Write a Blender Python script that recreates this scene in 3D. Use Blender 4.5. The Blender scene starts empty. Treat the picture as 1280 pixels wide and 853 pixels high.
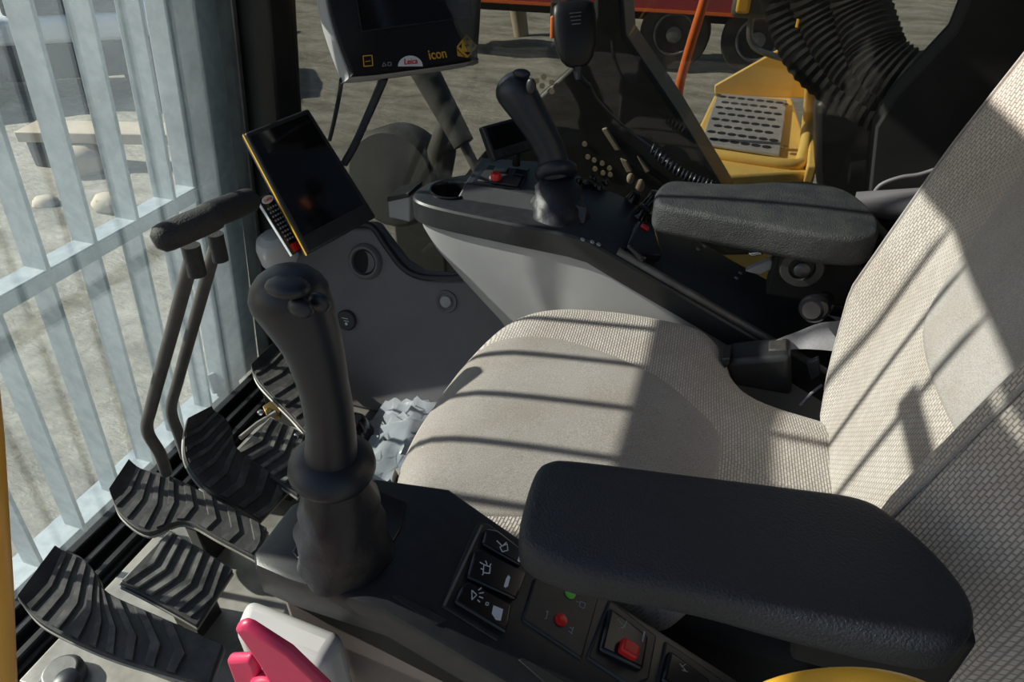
import bpy, bmesh, math, random
from mathutils import Vector as V, Matrix, Quaternion
random.seed(4)
SC = bpy.context.scene
COL = SC.collection
R = math.radians

# ------------------------------------------------------------------ camera, world, sun, exposure
CAM_H, FPX, YAW, PITCH = 1.2, 850.0, R(18.5), R(35.5)
cd = bpy.data.cameras.new('camera'); cam = bpy.data.objects.new('camera', cd); COL.objects.link(cam)
cd.sensor_width = 36; cd.lens = 36*FPX/1280; cd.clip_start = .02; cd.clip_end = 300
cam.location = (0, 0, CAM_H); cam.rotation_euler = (R(90)-PITCH, 0, YAW)
SC.camera = cam
SUN_AZ, SUN_EL = R(7.5), R(32)          # sunlight travels towards +x, slightly +y, downwards
sl = bpy.data.lights.new('sun', 'SUN'); sl.energy = 7.6; sl.angle = R(.6); sl.color = (1, .93, .82)
so = bpy.data.objects.new('sun', sl); COL.objects.link(so)
SUND = V((math.cos(SUN_AZ)*math.cos(SUN_EL), math.sin(SUN_AZ)*math.cos(SUN_EL), -math.sin(SUN_EL)))
so.rotation_euler = SUND.to_track_quat('-Z', 'Y').to_euler()
w = bpy.data.worlds.new('sky'); SC.world = w; w.use_nodes = True
wn = w.node_tree; bg = wn.nodes['Background']
sk = wn.nodes.new('ShaderNodeTexSky'); sk.sky_type = 'NISHITA'; sk.sun_disc = False
sk.sun_elevation = SUN_EL; sk.sun_rotation = math.atan2(-SUND.x, -SUND.y); sk.air_density = 1.2; sk.dust_density = 1.0
wn.links.new(sk.outputs[0], bg.inputs[0]); bg.inputs[1].default_value = .10
SC.view_settings.view_transform = 'Standard'; SC.view_settings.look = 'None'
SC.view_settings.gamma = 1; SC.view_settings.use_curve_mapping = False
SC.view_settings.exposure = 0.0

# ------------------------------------------------------------------ where a picture point lies in the cab
_Fh = V((-math.sin(YAW), math.cos(YAW), 0)); _R = V((math.cos(YAW), math.sin(YAW), 0)); _Z = V((0, 0, 1))
_FW = math.cos(PITCH)*_Fh - math.sin(PITCH)*_Z; _U = math.sin(PITCH)*_Fh + math.cos(PITCH)*_Z
EYE = V((0, 0, CAM_H))
def ray(u, v): return (u-640)*_R - (v-426.5)*_U + FPX*_FW
def pz(u, v, z): d = ray(u, v); return EYE + d*((z-CAM_H)/d.z)
def py(u, v, y): d = ray(u, v); return EYE + d*(y/d.y)
def px(u, v, x): d = ray(u, v); return EYE + d*(x/d.x)
def pp(u, v, p0, n):
    d = ray(u, v); n = V(n); return EYE + d*(((V(p0)-EYE).dot(n))/d.dot(n))

# ------------------------------------------------------------------ materials
MATS = {}
def nt(name):
    m = bpy.data.materials.new(name); m.use_nodes = True; MATS[name] = m
    return m, m.node_tree, m.node_tree.nodes['Principled BSDF']
def ramp(t, fac, stops):
    r = t.nodes.new('ShaderNodeValToRGB'); e = r.color_ramp.elements
    while len(e) < len(stops): e.new(.5)
    for i, (p, c) in enumerate(stops): e[i].position = p; e[i].color = (*c, 1)
    t.links.new(fac, r.inputs[0]); return r.outputs[0]
def noise(t, scale, detail=4, rough=.6, vec=None, stretch=None):
    n = t.nodes.new('ShaderNodeTexNoise'); n.inputs['Scale'].default_value = scale
    n.inputs['Detail'].default_value = detail; n.inputs['Roughness'].default_value = rough
    tc = t.nodes.new('ShaderNodeTexCoord'); src = tc.outputs['Object']
    if stretch:
        mp = t.nodes.new('ShaderNodeMapping'); mp.inputs['Scale'].default_value = stretch
        t.links.new(src, mp.inputs[0]); src = mp.outputs[0]
    t.links.new(src, n.inputs['Vector'])
    return n.outputs['Fac']
def bump(t, b, h, strength, dist):
    n = t.nodes.new('ShaderNodeBump'); n.inputs['Strength'].default_value = strength; n.inputs['Distance'].default_value = dist
    t.links.new(h, n.inputs['Height']); t.links.new(n.outputs[0], b.inputs['Normal'])
def mat(name, c1, c2=None, rough=.5, metal=0, ns=20, bs=0, bd=.001, bscale=None, spec=.5, stretch=None, lo=.35, hi=.65):
    m, t, b = nt(name)
    b.inputs['Roughness'].default_value = rough; b.inputs['Metallic'].default_value = metal
    b.inputs['Specular IOR Level'].default_value = spec
    if c2 is None: c2 = tuple(x*.86 for x in c1)
    t.links.new(ramp(t, noise(t, ns, stretch=stretch), [(lo, c1), (hi, c2)]), b.inputs['Base Color'])
    if bs: bump(t, b, noise(t, bscale or ns*3, 3), bs, bd)
    return m
mat('black_plastic', (.016, .017, .02), (.024, .025, .028), rough=.38, ns=60, bs=.25, bd=.0006, bscale=900)
mat('black_gloss', (.008, .008, .01), (.012, .012, .014), rough=.16)
mat('black_rubber', (.014, .018, .03), (.01, .012, .02), rough=.42, ns=15, bs=.15, bd=.0005, bscale=500)
mat('boot_rubber', (.012, .014, .022), (.007, .008, .012), rough=.5, ns=18, bs=.5, bd=.003, bscale=45)
mat('dusty_black', (.02, .02, .021), (.075, .062, .052), rough=.6, ns=14, bs=.3, bd=.0008, bscale=700, lo=.45, hi=.8)
mat('armrest_skin', (.019, .022, .03), (.024, .027, .035), rough=.45, ns=200, bs=.8, bd=.0022, bscale=420)
mat('armrest_skin_dusty', (.026, .029, .033), (.05, .05, .05), rough=.5, ns=30, bs=.9, bd=.0026, bscale=420)
mat('grey_plastic', (.4, .395, .4), (.35, .345, .35), rough=.5, ns=6, bs=.12, bd=.0005, bscale=700)
mat('panel_grey', (.165, .155, .165), (.13, .123, .132), rough=.55, ns=4, bs=.12, bd=.0005, bscale=500)
mat('warm_grey', (.2, .165, .15), (.16, .13, .12), rough=.5, ns=8)
mat('pale_grey', (.6, .58, .58), (.52, .5, .5), rough=.45, ns=5)
mat('monitor_black', (.005, .0055, .007), (.007, .007, .008), rough=.45, spec=.35)
mat('dark_paint', (.01, .01, .012), (.02, .02, .02), rough=.35, ns=9)
mat('matte_dark', (.007, .007, .008), (.014, .013, .013), rough=.8, ns=12)
mat('steel_dusty', (.22, .22, .22), (.12, .115, .11), rough=.5, metal=.6, ns=14, bs=.2, bd=.001, bscale=120)
mat('floor_rubber', (.035, .035, .037), (.13, .122, .11), rough=.7, ns=7, bs=.4, bd=.002, bscale=60)
mat('floor_metal', (.48, .455, .41), (.24, .23, .215), rough=.4, metal=.5, ns=9)
mat('pedal_rubber', (.028, .027, .028), (.085, .078, .074), rough=.55, ns=22, bs=.4, bd=.001, bscale=150, lo=.42, hi=.8)
mat('pedal_rib', (.04, .038, .038), (.14, .13, .125), rough=.5, ns=30, bs=.3, bd=.001, bscale=150, lo=.4, hi=.75)
mat('rib_worn_lit', (.22, .21, .195), (.035, .034, .034), rough=.45, ns=16, lo=.4, hi=.62)  # worn rib crests, lightened for the sunlight that lands on them
mat('pedal_metal', (.42, .4, .37), (.25, .24, .22), rough=.45, metal=.4, ns=25)
mat('galvanised', (.42, .47, .5), (.3, .35, .385), rough=.5, metal=.15, ns=35, bs=.1, bd=.001, bscale=80)
mat('chrome', (.75, .75, .76), (.6, .6, .6), rough=.15, metal=1)
mat('brass', (.5, .36, .14), (.3, .2, .08), rough=.35, metal=.9)
mat('yellow_paint', (.85, .45, .035), (.75, .4, .035), rough=.4, ns=6)
mat('deck_yellow', (.88, .6, .14), (.76, .5, .14), rough=.5, ns=5)
mat('orange', (.85, .17, .02), (.75, .15, .02), rough=.5)
mat('amber', (.8, .45, .04), (.75, .4, .04), rough=.45)
mat('red', (.7, .02, .015), (.6, .015, .012), rough=.35)
mat('pink_red', (.7, .04, .13), (.58, .03, .1), rough=.4, ns=8)
mat('green', (.16, .55, .08), (.14, .5, .07), rough=.4)
mat('white_print', (.75, .77, .8), (.7, .72, .75), rough=.5)
mat('dim_print', (.3, .32, .36), (.25, .27, .3), rough=.5)
mat('belt_grey', (.32, .31, .33), (.27, .26, .28), rough=.8, ns=300)
mat('screen_glass', (.004, .004, .005), (.006, .006, .007), rough=.09, spec=.6)
mat('hose_rubber', (.006, .006, .007), (.012, .012, .012), rough=.7, spec=.2, ns=10, bs=.3, bd=.004, bscale=30)
mat('tyre', (.02, .019, .018), (.07, .06, .05), rough=.9, ns=3)
mat('truck_red', (.4, .03, .04), (.3, .04, .04), rough=.5, ns=2)
mat('timber', (.5, .42, .32), (.4, .33, .25), rough=.8, ns=3)
mat('white_paint', (.7, .72, .75), (.6, .62, .66), rough=.35, ns=2)
mat('boom_steel', (.012, .012, .013), (.022, .02, .018), rough=.45, ns=3)
mat('machine_grey', (.1, .1, .095), (.065, .065, .06), rough=.6, ns=3)
mat('steel_plate', (.46, .44, .43), (.33, .32, .31), rough=.6, metal=.2, ns=8)
mat('roof_liner', (.16, .155, .16), (.13, .125, .13), rough=.9)

def fabric(name, c_hi, c_lo, knit):
    m, t, b = nt(name); b.inputs['Roughness'].default_value = .85; b.inputs['Specular IOR Level'].default_value = .2
    b.inputs['Sheen Weight'].default_value = .15
    tc = t.nodes.new('ShaderNodeTexCoord')
    big = noise(t, 9, 5)
    if knit:
        # a knitted weave: offset short dashes, from the UV map in metres
        br = t.nodes.new('ShaderNodeTexBrick'); br.offset = .5; br.squash = 1
        mp = t.nodes.new('ShaderNodeMapping'); mp.inputs['Scale'].default_value = (1, 1, 1); mp.inputs['Rotation'].default_value = (0, 0, R(4))
        t.links.new(tc.outputs['UV'], mp.inputs[0]); t.links.new(mp.outputs[0], br.inputs['Vector'])
        br.inputs['Scale'].default_value = 1; br.inputs['Brick Width'].default_value = .0085; br.inputs['Row Height'].default_value = .0042
        br.inputs['Mortar Size'].default_value = .0012; br.inputs['Mortar Smooth'].default_value = 1
        br.inputs['Color1'].default_value = (*c_hi, 1); br.inputs['Color2'].default_value = (*[x*.82 for x in c_hi], 1)
        br.inputs['Mortar'].default_value = (*c_lo, 1)
        col = br.outputs['Color']; h = br.outputs['Fac']
        inv = t.nodes.new('ShaderNodeMath'); inv.operation = 'SUBTRACT'; inv.inputs[0].default_value = 1; t.links.new(h, inv.inputs[1])
        bump(t, b, inv.outputs[0], .6, .0012)
    else:
        n = noise(t, 700, 2)
        col = ramp(t, n, [(.35, c_lo), (.62, c_hi)]); bump(t, b, n, .35, .0006)
    mx = t.nodes.new('ShaderNodeMixRGB'); mx.blend_type = 'MULTIPLY'; mx.inputs[0].default_value = 1
    t.links.new(col, mx.inputs[1]); t.links.new(ramp(t, big, [(.35, (1, 1, 1)), (.75, (.84, .8, .76))]), mx.inputs[2])
    t.links.new(mx.outputs[0], b.inputs['Base Color'])
    return m
fabric('knit', (.6, .55, .51), (.27, .243, .222), True)
fabric('smooth_cloth', (.385, .352, .328), (.24, .22, .204), False)
fabric('back_cloth', (.42, .395, .38), (.28, .265, .255), False)

def glass(name, tint, dust, dcol, rough=.0):
    m, t, b = nt(name); t.nodes.remove(b); out = t.nodes['Material Output']
    tr = t.nodes.new('ShaderNodeBsdfTransparent'); tr.inputs[0].default_value = (*tint, 1)
    gl = t.nodes.new('ShaderNodeBsdfGlossy'); gl.inputs['Roughness'].default_value = rough
    lw = t.nodes.new('ShaderNodeLayerWeight'); lw.inputs[0].default_value = .5
    pw = t.nodes.new('ShaderNodeMath'); pw.operation = 'POWER'; pw.inputs[1].default_value = 4.5; t.links.new(lw.outputs['Facing'], pw.inputs[0])
    fr = t.nodes.new('ShaderNodeMath'); fr.operation = 'MULTIPLY_ADD'; fr.inputs[1].default_value = .7; fr.inputs[2].default_value = .03; t.links.new(pw.outputs[0], fr.inputs[0])
    m1 = t.nodes.new('ShaderNodeMixShader'); t.links.new(fr.outputs[0], m1.inputs[0]); t.links.new(tr.outputs[0], m1.inputs[1]); t.links.new(gl.outputs[0], m1.inputs[2])
    if dust:
        df = t.nodes.new('ShaderNodeBsdfDiffuse'); df.inputs[0].default_value = (*dcol, 1)
        tl = t.nodes.new('ShaderNodeBsdfTranslucent'); tl.inputs[0].default_value = (*dcol, 1)
        ds = t.nodes.new('ShaderNodeMixShader'); ds.inputs[0].default_value = .55
        t.links.new(df.outputs[0], ds.inputs[1]); t.links.new(tl.outputs[0], ds.inputs[2])
        n1 = noise(t, 420, 2, .5); n2 = noise(t, 5, 5, .65)
        a = ramp(t, n1, [(.6, (0, 0, 0)), (.72, (1, 1, 1))]); c = ramp(t, n2, [(.3, (dust*.6,)*3), (.75, (dust*1.5,)*3)])
        ad = t.nodes.new('ShaderNodeMath'); ad.operation = 'MULTIPLY_ADD'; ad.inputs[1].default_value = dust*1.1
        t.links.new(a, ad.inputs[0]); t.links.new(c, ad.inputs[2])
        m2 = t.nodes.new('ShaderNodeMixShader'); t.links.new(ad.outputs[0], m2.inputs[0])
        t.links.new(m1.outputs[0], m2.inputs[1]); t.links.new(ds.outputs[0], m2.inputs[2])
        t.links.new(m2.outputs[0], out.inputs[0])
    else: t.links.new(m1.outputs[0], out.inputs[0])
    return m
glass('windscreen_glass', (.94, .98, .98), .07, (.75, .86, .95))
glass('side_glass', (.55, .56, .54), .012, (.6, .58, .54))
# crumpled clear plastic
m, t, b = nt('clear_plastic'); b.inputs['Base Color'].default_value = (.7, .75, .82, 1); b.inputs['Roughness'].default_value = .18
b.inputs['Alpha'].default_value = .42; b.inputs['Specular IOR Level'].default_value = .9
# dry dirt
m, t, b = nt('dirt'); b.inputs['Roughness'].default_value = 1; b.inputs['Specular IOR Level'].default_value = .1
a = noise(t, .9, 8, .65, stretch=(1, 3, 1)); a2 = noise(t, 9, 6, .7)
c1 = ramp(t, a, [(.35, (.42, .4, .35)), (.5, (.66, .63, .55)), (.66, (.8, .77, .69))])
c2 = ramp(t, a2, [(.3, (.7, .68, .66)), (.65, (1.05, 1.04, 1.0))])
mx = t.nodes.new('ShaderNodeMixRGB'); mx.blend_type = 'MULTIPLY'; mx.inputs[0].default_value = 1
t.links.new(c1, mx.inputs[1]); t.links.new(c2, mx.inputs[2]); t.links.new(mx.outputs[0], b.inputs['Base Color'])
bump(t, b, noise(t, 4, 8, .72, stretch=(1, 2.6, 1)), 1, .22)

# ------------------------------------------------------------------ mesh helpers
class MB:
    def __init__(s): s.v = []; s.f = []; s.uv = {}
    def add(s, vs, fs):
        o = len(s.v); s.v += [V(p) for p in vs]; s.f += [tuple(i+o for i in f) for f in fs]; return s
    def box(s, c, d, rot=None):
        hx, hy, hz = d[0]/2, d[1]/2, d[2]/2; c = V(c)
        P = [V((x, y, z)) for x in (-hx, hx) for y in (-hy, hy) for z in (-hz, hz)]
        if rot is not None: P = [rot @ p for p in P]
        return s.add([c+p for p in P], [(0, 1, 3, 2), (4, 6, 7, 5), (0, 4, 5, 1), (2, 3, 7, 6), (0, 2, 6, 4), (1, 5, 7, 3)])
    def loft(s, rings, cap0=True, cap1=True, closed=True):
        o = len(s.v); n = len(rings[0])
        for r in rings: s.v += [V(p) for p in r]
        for i in range(len(rings)-1):
            for j in range(n if closed else n-1):
                k = (j+1) % n; s.f.append((o+i*n+j, o+i*n+k, o+(i+1)*n+k, o+(i+1)*n+j))
        if cap0: s.f.append(tuple(o+j for j in reversed(range(n))))
        if cap1: s.f.append(tuple(o+(len(rings)-1)*n+j for j in range(n)))
        return s
    def tube(s, pts, r, seg=12, caps=True, ry=None):
        pts = [V(p) for p in pts]; n = len(pts); rings = []; up = None
        for i, p in enumerate(pts):
            t = (pts[min(i+1, n-1)] - pts[max(i-1, 0)]).normalized()
            if up is None:
                up = t.orthogonal().normalized() if ry is None else (V((0, 1, 0)) - t*t.y).normalized()
            up = (up - t*up.dot(t)).normalized(); q = t.cross(up)
            rr = r[i] if isinstance(r, (list, tuple)) else r
            r2 = rr if ry is None else ry[i]
            rings.append([p + up*(math.cos(a)*r2) + q*(math.sin(a)*rr) for a in [2*math.pi*k/seg for k in range(seg)]])
        return s.loft(rings, caps, caps)
    def cyl(s, a, b, r, seg=24, r2=None): return s.tube([a, b], [r, r if r2 is None else r2], seg)
    def lathe(s, o, ax, prof, seg=32, wob=None, cap0=True, cap1=True):
        o = V(o); ax = V(ax).normalized(); u = ax.orthogonal().normalized(); q = ax.cross(u); rings = []
        for i, (r, h) in enumerate(prof):
            rings.append([o + ax*h + (u*math.cos(a)+q*math.sin(a))*(r*(1 if wob is None else wob(a, i))) for a in [2*math.pi*k/seg for k in range(seg)]])
        return s.loft(rings, cap0, cap1)
    def prism(s, pts, d):
        pts = [V(p) for p in pts]; d = V(d); return s.loft([pts, [p+d for p in pts]])
    def ell(s, c, d, seg=16, rot=None):
        c = V(c); rings = []
        for i in range(1, seg//2):
            a = math.pi*i/(seg//2)
            rg = [V((d[0]*math.sin(a)*math.cos(b), d[1]*math.sin(a)*math.sin(b), -d[2]*math.cos(a))) for b in [2*math.pi*k/seg for k in range(seg)]]
            rings.append([c+(rot @ p if rot else p) for p in rg])
        return s.loft(rings)
    def build(s, name, m, parent=None, smooth=40, bevel=0, seg=2, uvf=None, sub=0, **pr):
        me = bpy.data.meshes.new(name); org = V((0, 0, 0)); 
        if parent is None and s.v:
            lo = V([min(p[i] for p in s.v) for i in range(3)]); hi = V([max(p[i] for p in s.v) for i in range(3)])
            org = V(((lo.x+hi.x)/2, (lo.y+hi.y)/2, lo.z))
        elif parent is not None: org = V(parent.get('_o', (0, 0, 0)))
        me.from_pydata([p-org for p in s.v], [], s.f)
        bm = bmesh.new(); bm.from_mesh(me); bmesh.ops.recalc_face_normals(bm, faces=bm.faces)
        if uvf:
            l = bm.loops.layers.uv.new('UVMap')
            for f in bm.faces:
                for lp in f.loops: lp[l].uv = uvf(lp.vert.co+org, f.normal)
        bm.to_mesh(me); bm.free()
        for p in me.polygons: p.use_smooth = smooth > 0
        if smooth: me.set_sharp_from_angle(angle=R(smooth))
        me.materials.append(MATS[m]); o = bpy.data.objects.new(name, me); COL.objects.link(o)
        if parent is not None: o.parent = parent
        else: o.location = org
        o['_o'] = tuple(org)
        if bevel:
            b = o.modifiers.new('bevel', 'BEVEL'); b.width = bevel; b.segments = seg; b.limit_method = 'ANGLE'; b.angle_limit = R(35)
        if sub:
            b = o.modifiers.new('sub', 'SUBSURF'); b.levels = sub; b.render_levels = sub
        for k, x in pr.items(): o[k] = x
        return o
def thing(name, label, cat, loc, group=None):
    o = bpy.data.objects.new(name, None); COL.objects.link(o); o.location = loc; o.empty_display_size = .05
    o['_o'] = tuple(loc); o['label'] = label; o['category'] = cat
    if group: o['group'] = group
    return o
def tag(o, label, cat, group=None, kind=None):
    o['label'] = label; o['category'] = cat
    if group: o['group'] = group
    if kind: o['kind'] = kind
    return o
def struct(o): o['kind'] = 'structure'; return o
def smooth_closed(pts, k=6):
    n = len(pts); out = []; P = [V((*p, 0)) if len(p) == 2 else V(p) for p in pts]
    for i in range(n):
        a, b, c, d = P[(i-1) % n], P[i], P[(i+1) % n], P[(i+2) % n]
        for j in range(k):
            t = j/k; out.append(.5*((2*b)+(c-a)*t+(2*a-5*b+4*c-d)*t*t+(3*b-a-3*c+d)*t**3))
    return out
def smooth_open(pts, k=6):
    P = [V(p) for p in pts]; P = [P[0]*2-P[1]]+P+[P[-1]*2-P[-2]]; out = []
    for i in range(1, len(P)-2):
        a, b, c, d = P[i-1:i+3]
        for j in range(k):
            t = j/k; out.append(.5*((2*b)+(c-a)*t+(2*a-5*b+4*c-d)*t*t+(3*b-a-3*c+d)*t**3))
    out.append(P[-2]); return out
def area2(P): return sum(P[i].x*P[(i+1) % len(P)].y-P[(i+1) % len(P)].x*P[i].y for i in range(len(P)))
def offset(P, d):
    n = len(P); out = []
    for i in range(n):
        t = (P[(i+1) % n]-P[i-1]); nn = V((t.y, -t.x, 0)).normalized(); out.append(P[i]-nn*d)
    return out
def pad(mb, outline, zt, zb, rt, rb, crown=0, k=6, zf=None, steps=5, smooth=True):
    """rounded slab: outline in plan, top zt, bottom zb, edge radii; zf(x,y) lifts everything"""
    P = smooth_closed(outline, k) if smooth else [V((*p, 0)) for p in outline]
    if area2(P) < 0: P.reverse()
    c = sum(P, V())/len(P); zf = zf or (lambda x, y: 0); rings = []
    def ring(Q, z): rings.append([V((q.x, q.y, z+zf(q.x, q.y))) for q in Q])
    def sc(Q, f): return [c+(q-c)*f for q in Q]
    Qb = offset(P, rb); ring(sc(Qb, .02), zb); ring(sc(Qb, .6), zb)
    for i in range(steps+1):
        a = math.pi/2*i/steps; ring(offset(P, rb*(1-math.sin(a))), zb+rb*(1-math.cos(a)))
    for i in range(steps+1):
        a = math.pi/2*i/steps; ring(offset(P, rt*(1-math.cos(a))), zt-rt+rt*math.sin(a))
    Qt = offset(P, rt)
    for f in (.85, .7, .5, .3, .02): ring(sc(Qt, f), zt+crown*(1-f*f))
    mb.loft(rings); return mb
def slab(mb, quad, th, back=True):
    """box from four corner points (TL TR BR BL seen from the front) with thickness away from the viewer"""
    a, b, c, d = [V(p) for p in quad]; n = (b-a).cross(d-a).normalized()
    if n.dot(EYE-a) > 0: n = -n
    mb.prism([a, b, c, d], n*th); return n
def on_quad(quad, s, t, lift=0):
    a, b, c, d = [V(p) for p in quad]; n = (b-a).cross(d-a).normalized()
    if n.dot(EYE-a) < 0: n = -n
    return (a*(1-s)+b*s)*(1-t)+(d*(1-s)+c*s)*t + n*lift
def patch(mb, quad, s0, t0, s1, t1, lift, th):
    q = [on_quad(quad, s, t, lift) for s, t in ((s0, t0), (s1, t0), (s1, t1), (s0, t1))]
    n = (q[1]-q[0]).cross(q[3]-q[0]).normalized()
    if n.dot(EYE-q[0]) > 0: n = -n
    mb.prism(q, n*th); return q
def text(name, body, at, ex, ey, size, m, parent, shear=0, ext=.0003):
    cu = bpy.data.curves.new(name, 'FONT'); cu.body = body; cu.size = size; cu.align_x = 'CENTER'; cu.align_y = 'CENTER'; cu.shear = shear; cu.extrude = ext
    cu.offset = size*.012
    to = bpy.data.objects.new(name, cu); COL.objects.link(to); dg = bpy.context.evaluated_depsgraph_get()
    me = bpy.data.meshes.new_from_object(to.evaluated_get(dg)); bpy.data.objects.remove(to)
    ex = V(ex).normalized(); n = ex.cross(V(ey)).normalized(); ey = n.cross(ex)
    org = V(parent['_o']); M = Matrix((ex, ey, n)).transposed().to_4x4(); M.translation = V(at)-org
    me.transform(M); me.materials.clear(); me.materials.append(MATS[m])
    o = bpy.data.objects.new(name, me); COL.objects.link(o); o.parent = parent; o['_o'] = tuple(org); return o

# ------------------------------------------------------------------ SETTING
# ground of the yard, 1.2 m under the cab floor
g = MB(); N = 60
def gz(x, y):
    return -1.2 + .03*math.sin(x*2.1+y*.7)*math.sin(y*1.3) + .02*math.sin(x*5.3-y*2.2)
xs = [-60+i*2 for i in range(20)] + [-20+i*.35 for i in range(86)] + [10+i*3 for i in range(10)]
ys = [-8+i*.5 for i in range(40)] + [12+i*3 for i in range(20)]
g.v = [V((x, y, gz(x, y))) for x in xs for y in ys]
g.f = [(i*len(ys)+j, (i+1)*len(ys)+j, (i+1)*len(ys)+j+1, i*len(ys)+j+1) for i in range(len(xs)-1) for j in range(len(ys)-1)]
struct(g.build('ground', 'dirt'))

FX, WY, RX = -1.15, 1.3, .72       # cab: windscreen foot, right window, rear wall
LEAN = .143
def wx(z, off=0): return FX + LEAN*max(z, -.2) + off
g = MB().box(((FX+RX)/2, .62, -.03), (RX-FX, 1.36, .06))
struct(g.build('floor', 'floor_rubber'))
# galvanised-looking floor pan between the pedals
g = MB().box((-.72, .72, .004), (.62, .8, .012))
struct(g.build('trim_1', 'floor_metal', bevel=.003))
# black sill with running grooves at the windscreen foot
g = MB()
for i, (dx, h, wd) in enumerate(((.0, .05, .022), (.035, .035, .018), (.07, .025, .016))):
    g.box((FX+.02+dx, .62, h/2), (wd, 1.3, h))
g.box((FX+.05, .62, .006), (.12, 1.3, .012))
struct(g.build('trim_2', 'dark_paint', bevel=.003))
# windscreen glass
g = MB(); th = .006
zz = [0.03, .3, .6, .9, 1.2, 1.58]
g.loft([[V((wx(z), -.02, z)), V((wx(z)+th, -.02, z)), V((wx(z)+th, WY-.03, z)), V((wx(z), WY-.03, z))] for z in zz])
struct(g.build('window_1', 'windscreen_glass', smooth=0))
# right window glass
g = MB().prism([V((x, WY+.03, z)) for x, z in ((wx(.3)+.06, .3), (RX, .3), (RX, 1.62), (wx(1.62)+.06, 1.62))], (0, .006, 0))
struct(g.build('window_2', 'side_glass', smooth=0))
# front right pillar
g = MB()
def pil(z, a): return [V((wx(z)+x, y, z)) for x, y in ((-.05, WY-.01), (.0, WY-.045), (.045, WY-.045), (.075, WY-.03), (.085, WY+.0), (.085, WY+.05), (-.05, WY+.05))]
g.loft([pil(z, 0) for z in (-.03, .3, .6, .9, 1.2, 1.62)])
struct(g.build('trim_3', 'dark_paint', bevel=.004))
g = MB()
g.loft([[V((wx(z)+x, y, z)) for x, y in ((-.04, WY-.05), (.012, WY-.065), (.012, WY-.05), (-.02, WY-.03))] for z in (0, .4, .8, 1.2, 1.6)])
struct(g.build('trim_4', 'steel_dusty', bevel=.003))
# right hand lower wall, a moulded grey panel leaning in towards the floor
PN = V((0, -.951, .309)); P0 = V((0, 1.3, .4))
top = [pp(u, v, P0, PN) for u, v in ((350, 322), (385, 312), (440, 283), (466, 284), (484, 308), (503, 333), (525, 346), (560, 349), (620, 348))]
bot_y = 1.17
outl = [V((wx(.0)+.06, bot_y, 0))] + [V((wx(.3)+.02, P0.y-(P0.z-.3)*.325, .3))] + top + [V((-.1, 1.3, .4)), V((RX, 1.3, .42)), V((RX, bot_y, 0))]
g = MB(); 
lo = [p.copy() for p in outl]
g.prism(outl, V((0, .05, -.005)))
struct(g.build('wall_right', 'panel_grey', bevel=.012, seg=4))
# rubber gasket along the window's lower edge
gk = smooth_open([p + V((0, -.004, .004)) for p in top[2:]] + [V((-.1, 1.297, .405)), V((RX, 1.297, .425))], 5)
struct(MB().tube(gk, .009, 8).build('trim_5', 'dark_paint'))
# rear wall, pillar and the dark rear quarter
struct(MB().box((RX+.03, .65, .8), (.06, 1.36, 1.7)).build('wall_rear', 'matte_dark'))
qd = [(p.x, p.z) for p in (py(1235, -60, WY-.02), py(1195, 40, WY-.02), py(1120, 120, WY-.02), py(1095, 160, WY-.02), py(1085, 260, WY-.02))] + [(.24, .45), (RX, .45), (RX, 1.45)]
struct(MB().prism([V((x, WY-.02, z)) for x, z in qd], (0, .07, 0)).build('trim_6', 'matte_dark', bevel=.004, seg=2))
# headliner with the roof hatch left open over the driver, front header and left rail
g = MB(); zr = 1.66
g.box((.27, .62, zr), (1.0, 1.4, .05)); g.box((-.55, .03, zr), (.64, .22, .05)); g.box((-.55, 1.23, zr), (.64, .2, .05)); g.box((-.9, .62, zr), (.08, 1.4, .05))
g.box((FX+.24, .62, 1.62), (.05, 1.36, .08))
struct(g.build('ceiling', 'roof_liner', bevel=.006))
# crossing frame of the windscreen above eye level
g = MB(); g.box((wx(1.19)+.01, .66, 1.19), (.035, 1.3, .055))
struct(g.build('trim_7', 'dark_paint', bevel=.004))

# ------------------------------------------------------------------ windscreen guard
ZB, ZC = 0.0, .597
gd = thing('windscreen_guard', 'galvanised steel bar guard outside the dusty front windscreen', 'guard', (-1.24, .7, -.05))
def gx(z): return -1.236 + .153*z
ypos = [.528-.107*4 + .107*i for i in range(12)]
for i, y in enumerate(ypos):
    if y > 1.12 or y < .36: continue
    b = MB(); rg = []
    for z in (-.04, ZC, 1.6):
        x = gx(z); rg.append([V((x-.028, y-.004, z)), V((x+.028, y-.004, z)), V((x+.028, y+.004, z)), V((x-.028, y+.004, z))])
    b.loft(rg); b.build('bar', 'galvanised', gd, bevel=.001)
b = MB().box((gx(ZC), .77, ZC), (.05, .84, .008)); b.box((gx(ZC)+.026, .77, ZC-.012), (.006, .84, .026)); b.build('cross_bar', 'galvanised', gd, bevel=.001)
b = MB().box((gx(1.19)+.01, .77, 1.19), (.05, .84, .04)); b.build('cross_bar', 'galvanised', gd, bevel=.001)
b = MB().box((-1.262, .77, -.02), (.07, .84, .008)); b.box((-1.225, .77, -.05), (.008, .84, .07)); b.build('bottom_rail', 'galvanised', gd, bevel=.001)
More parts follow.
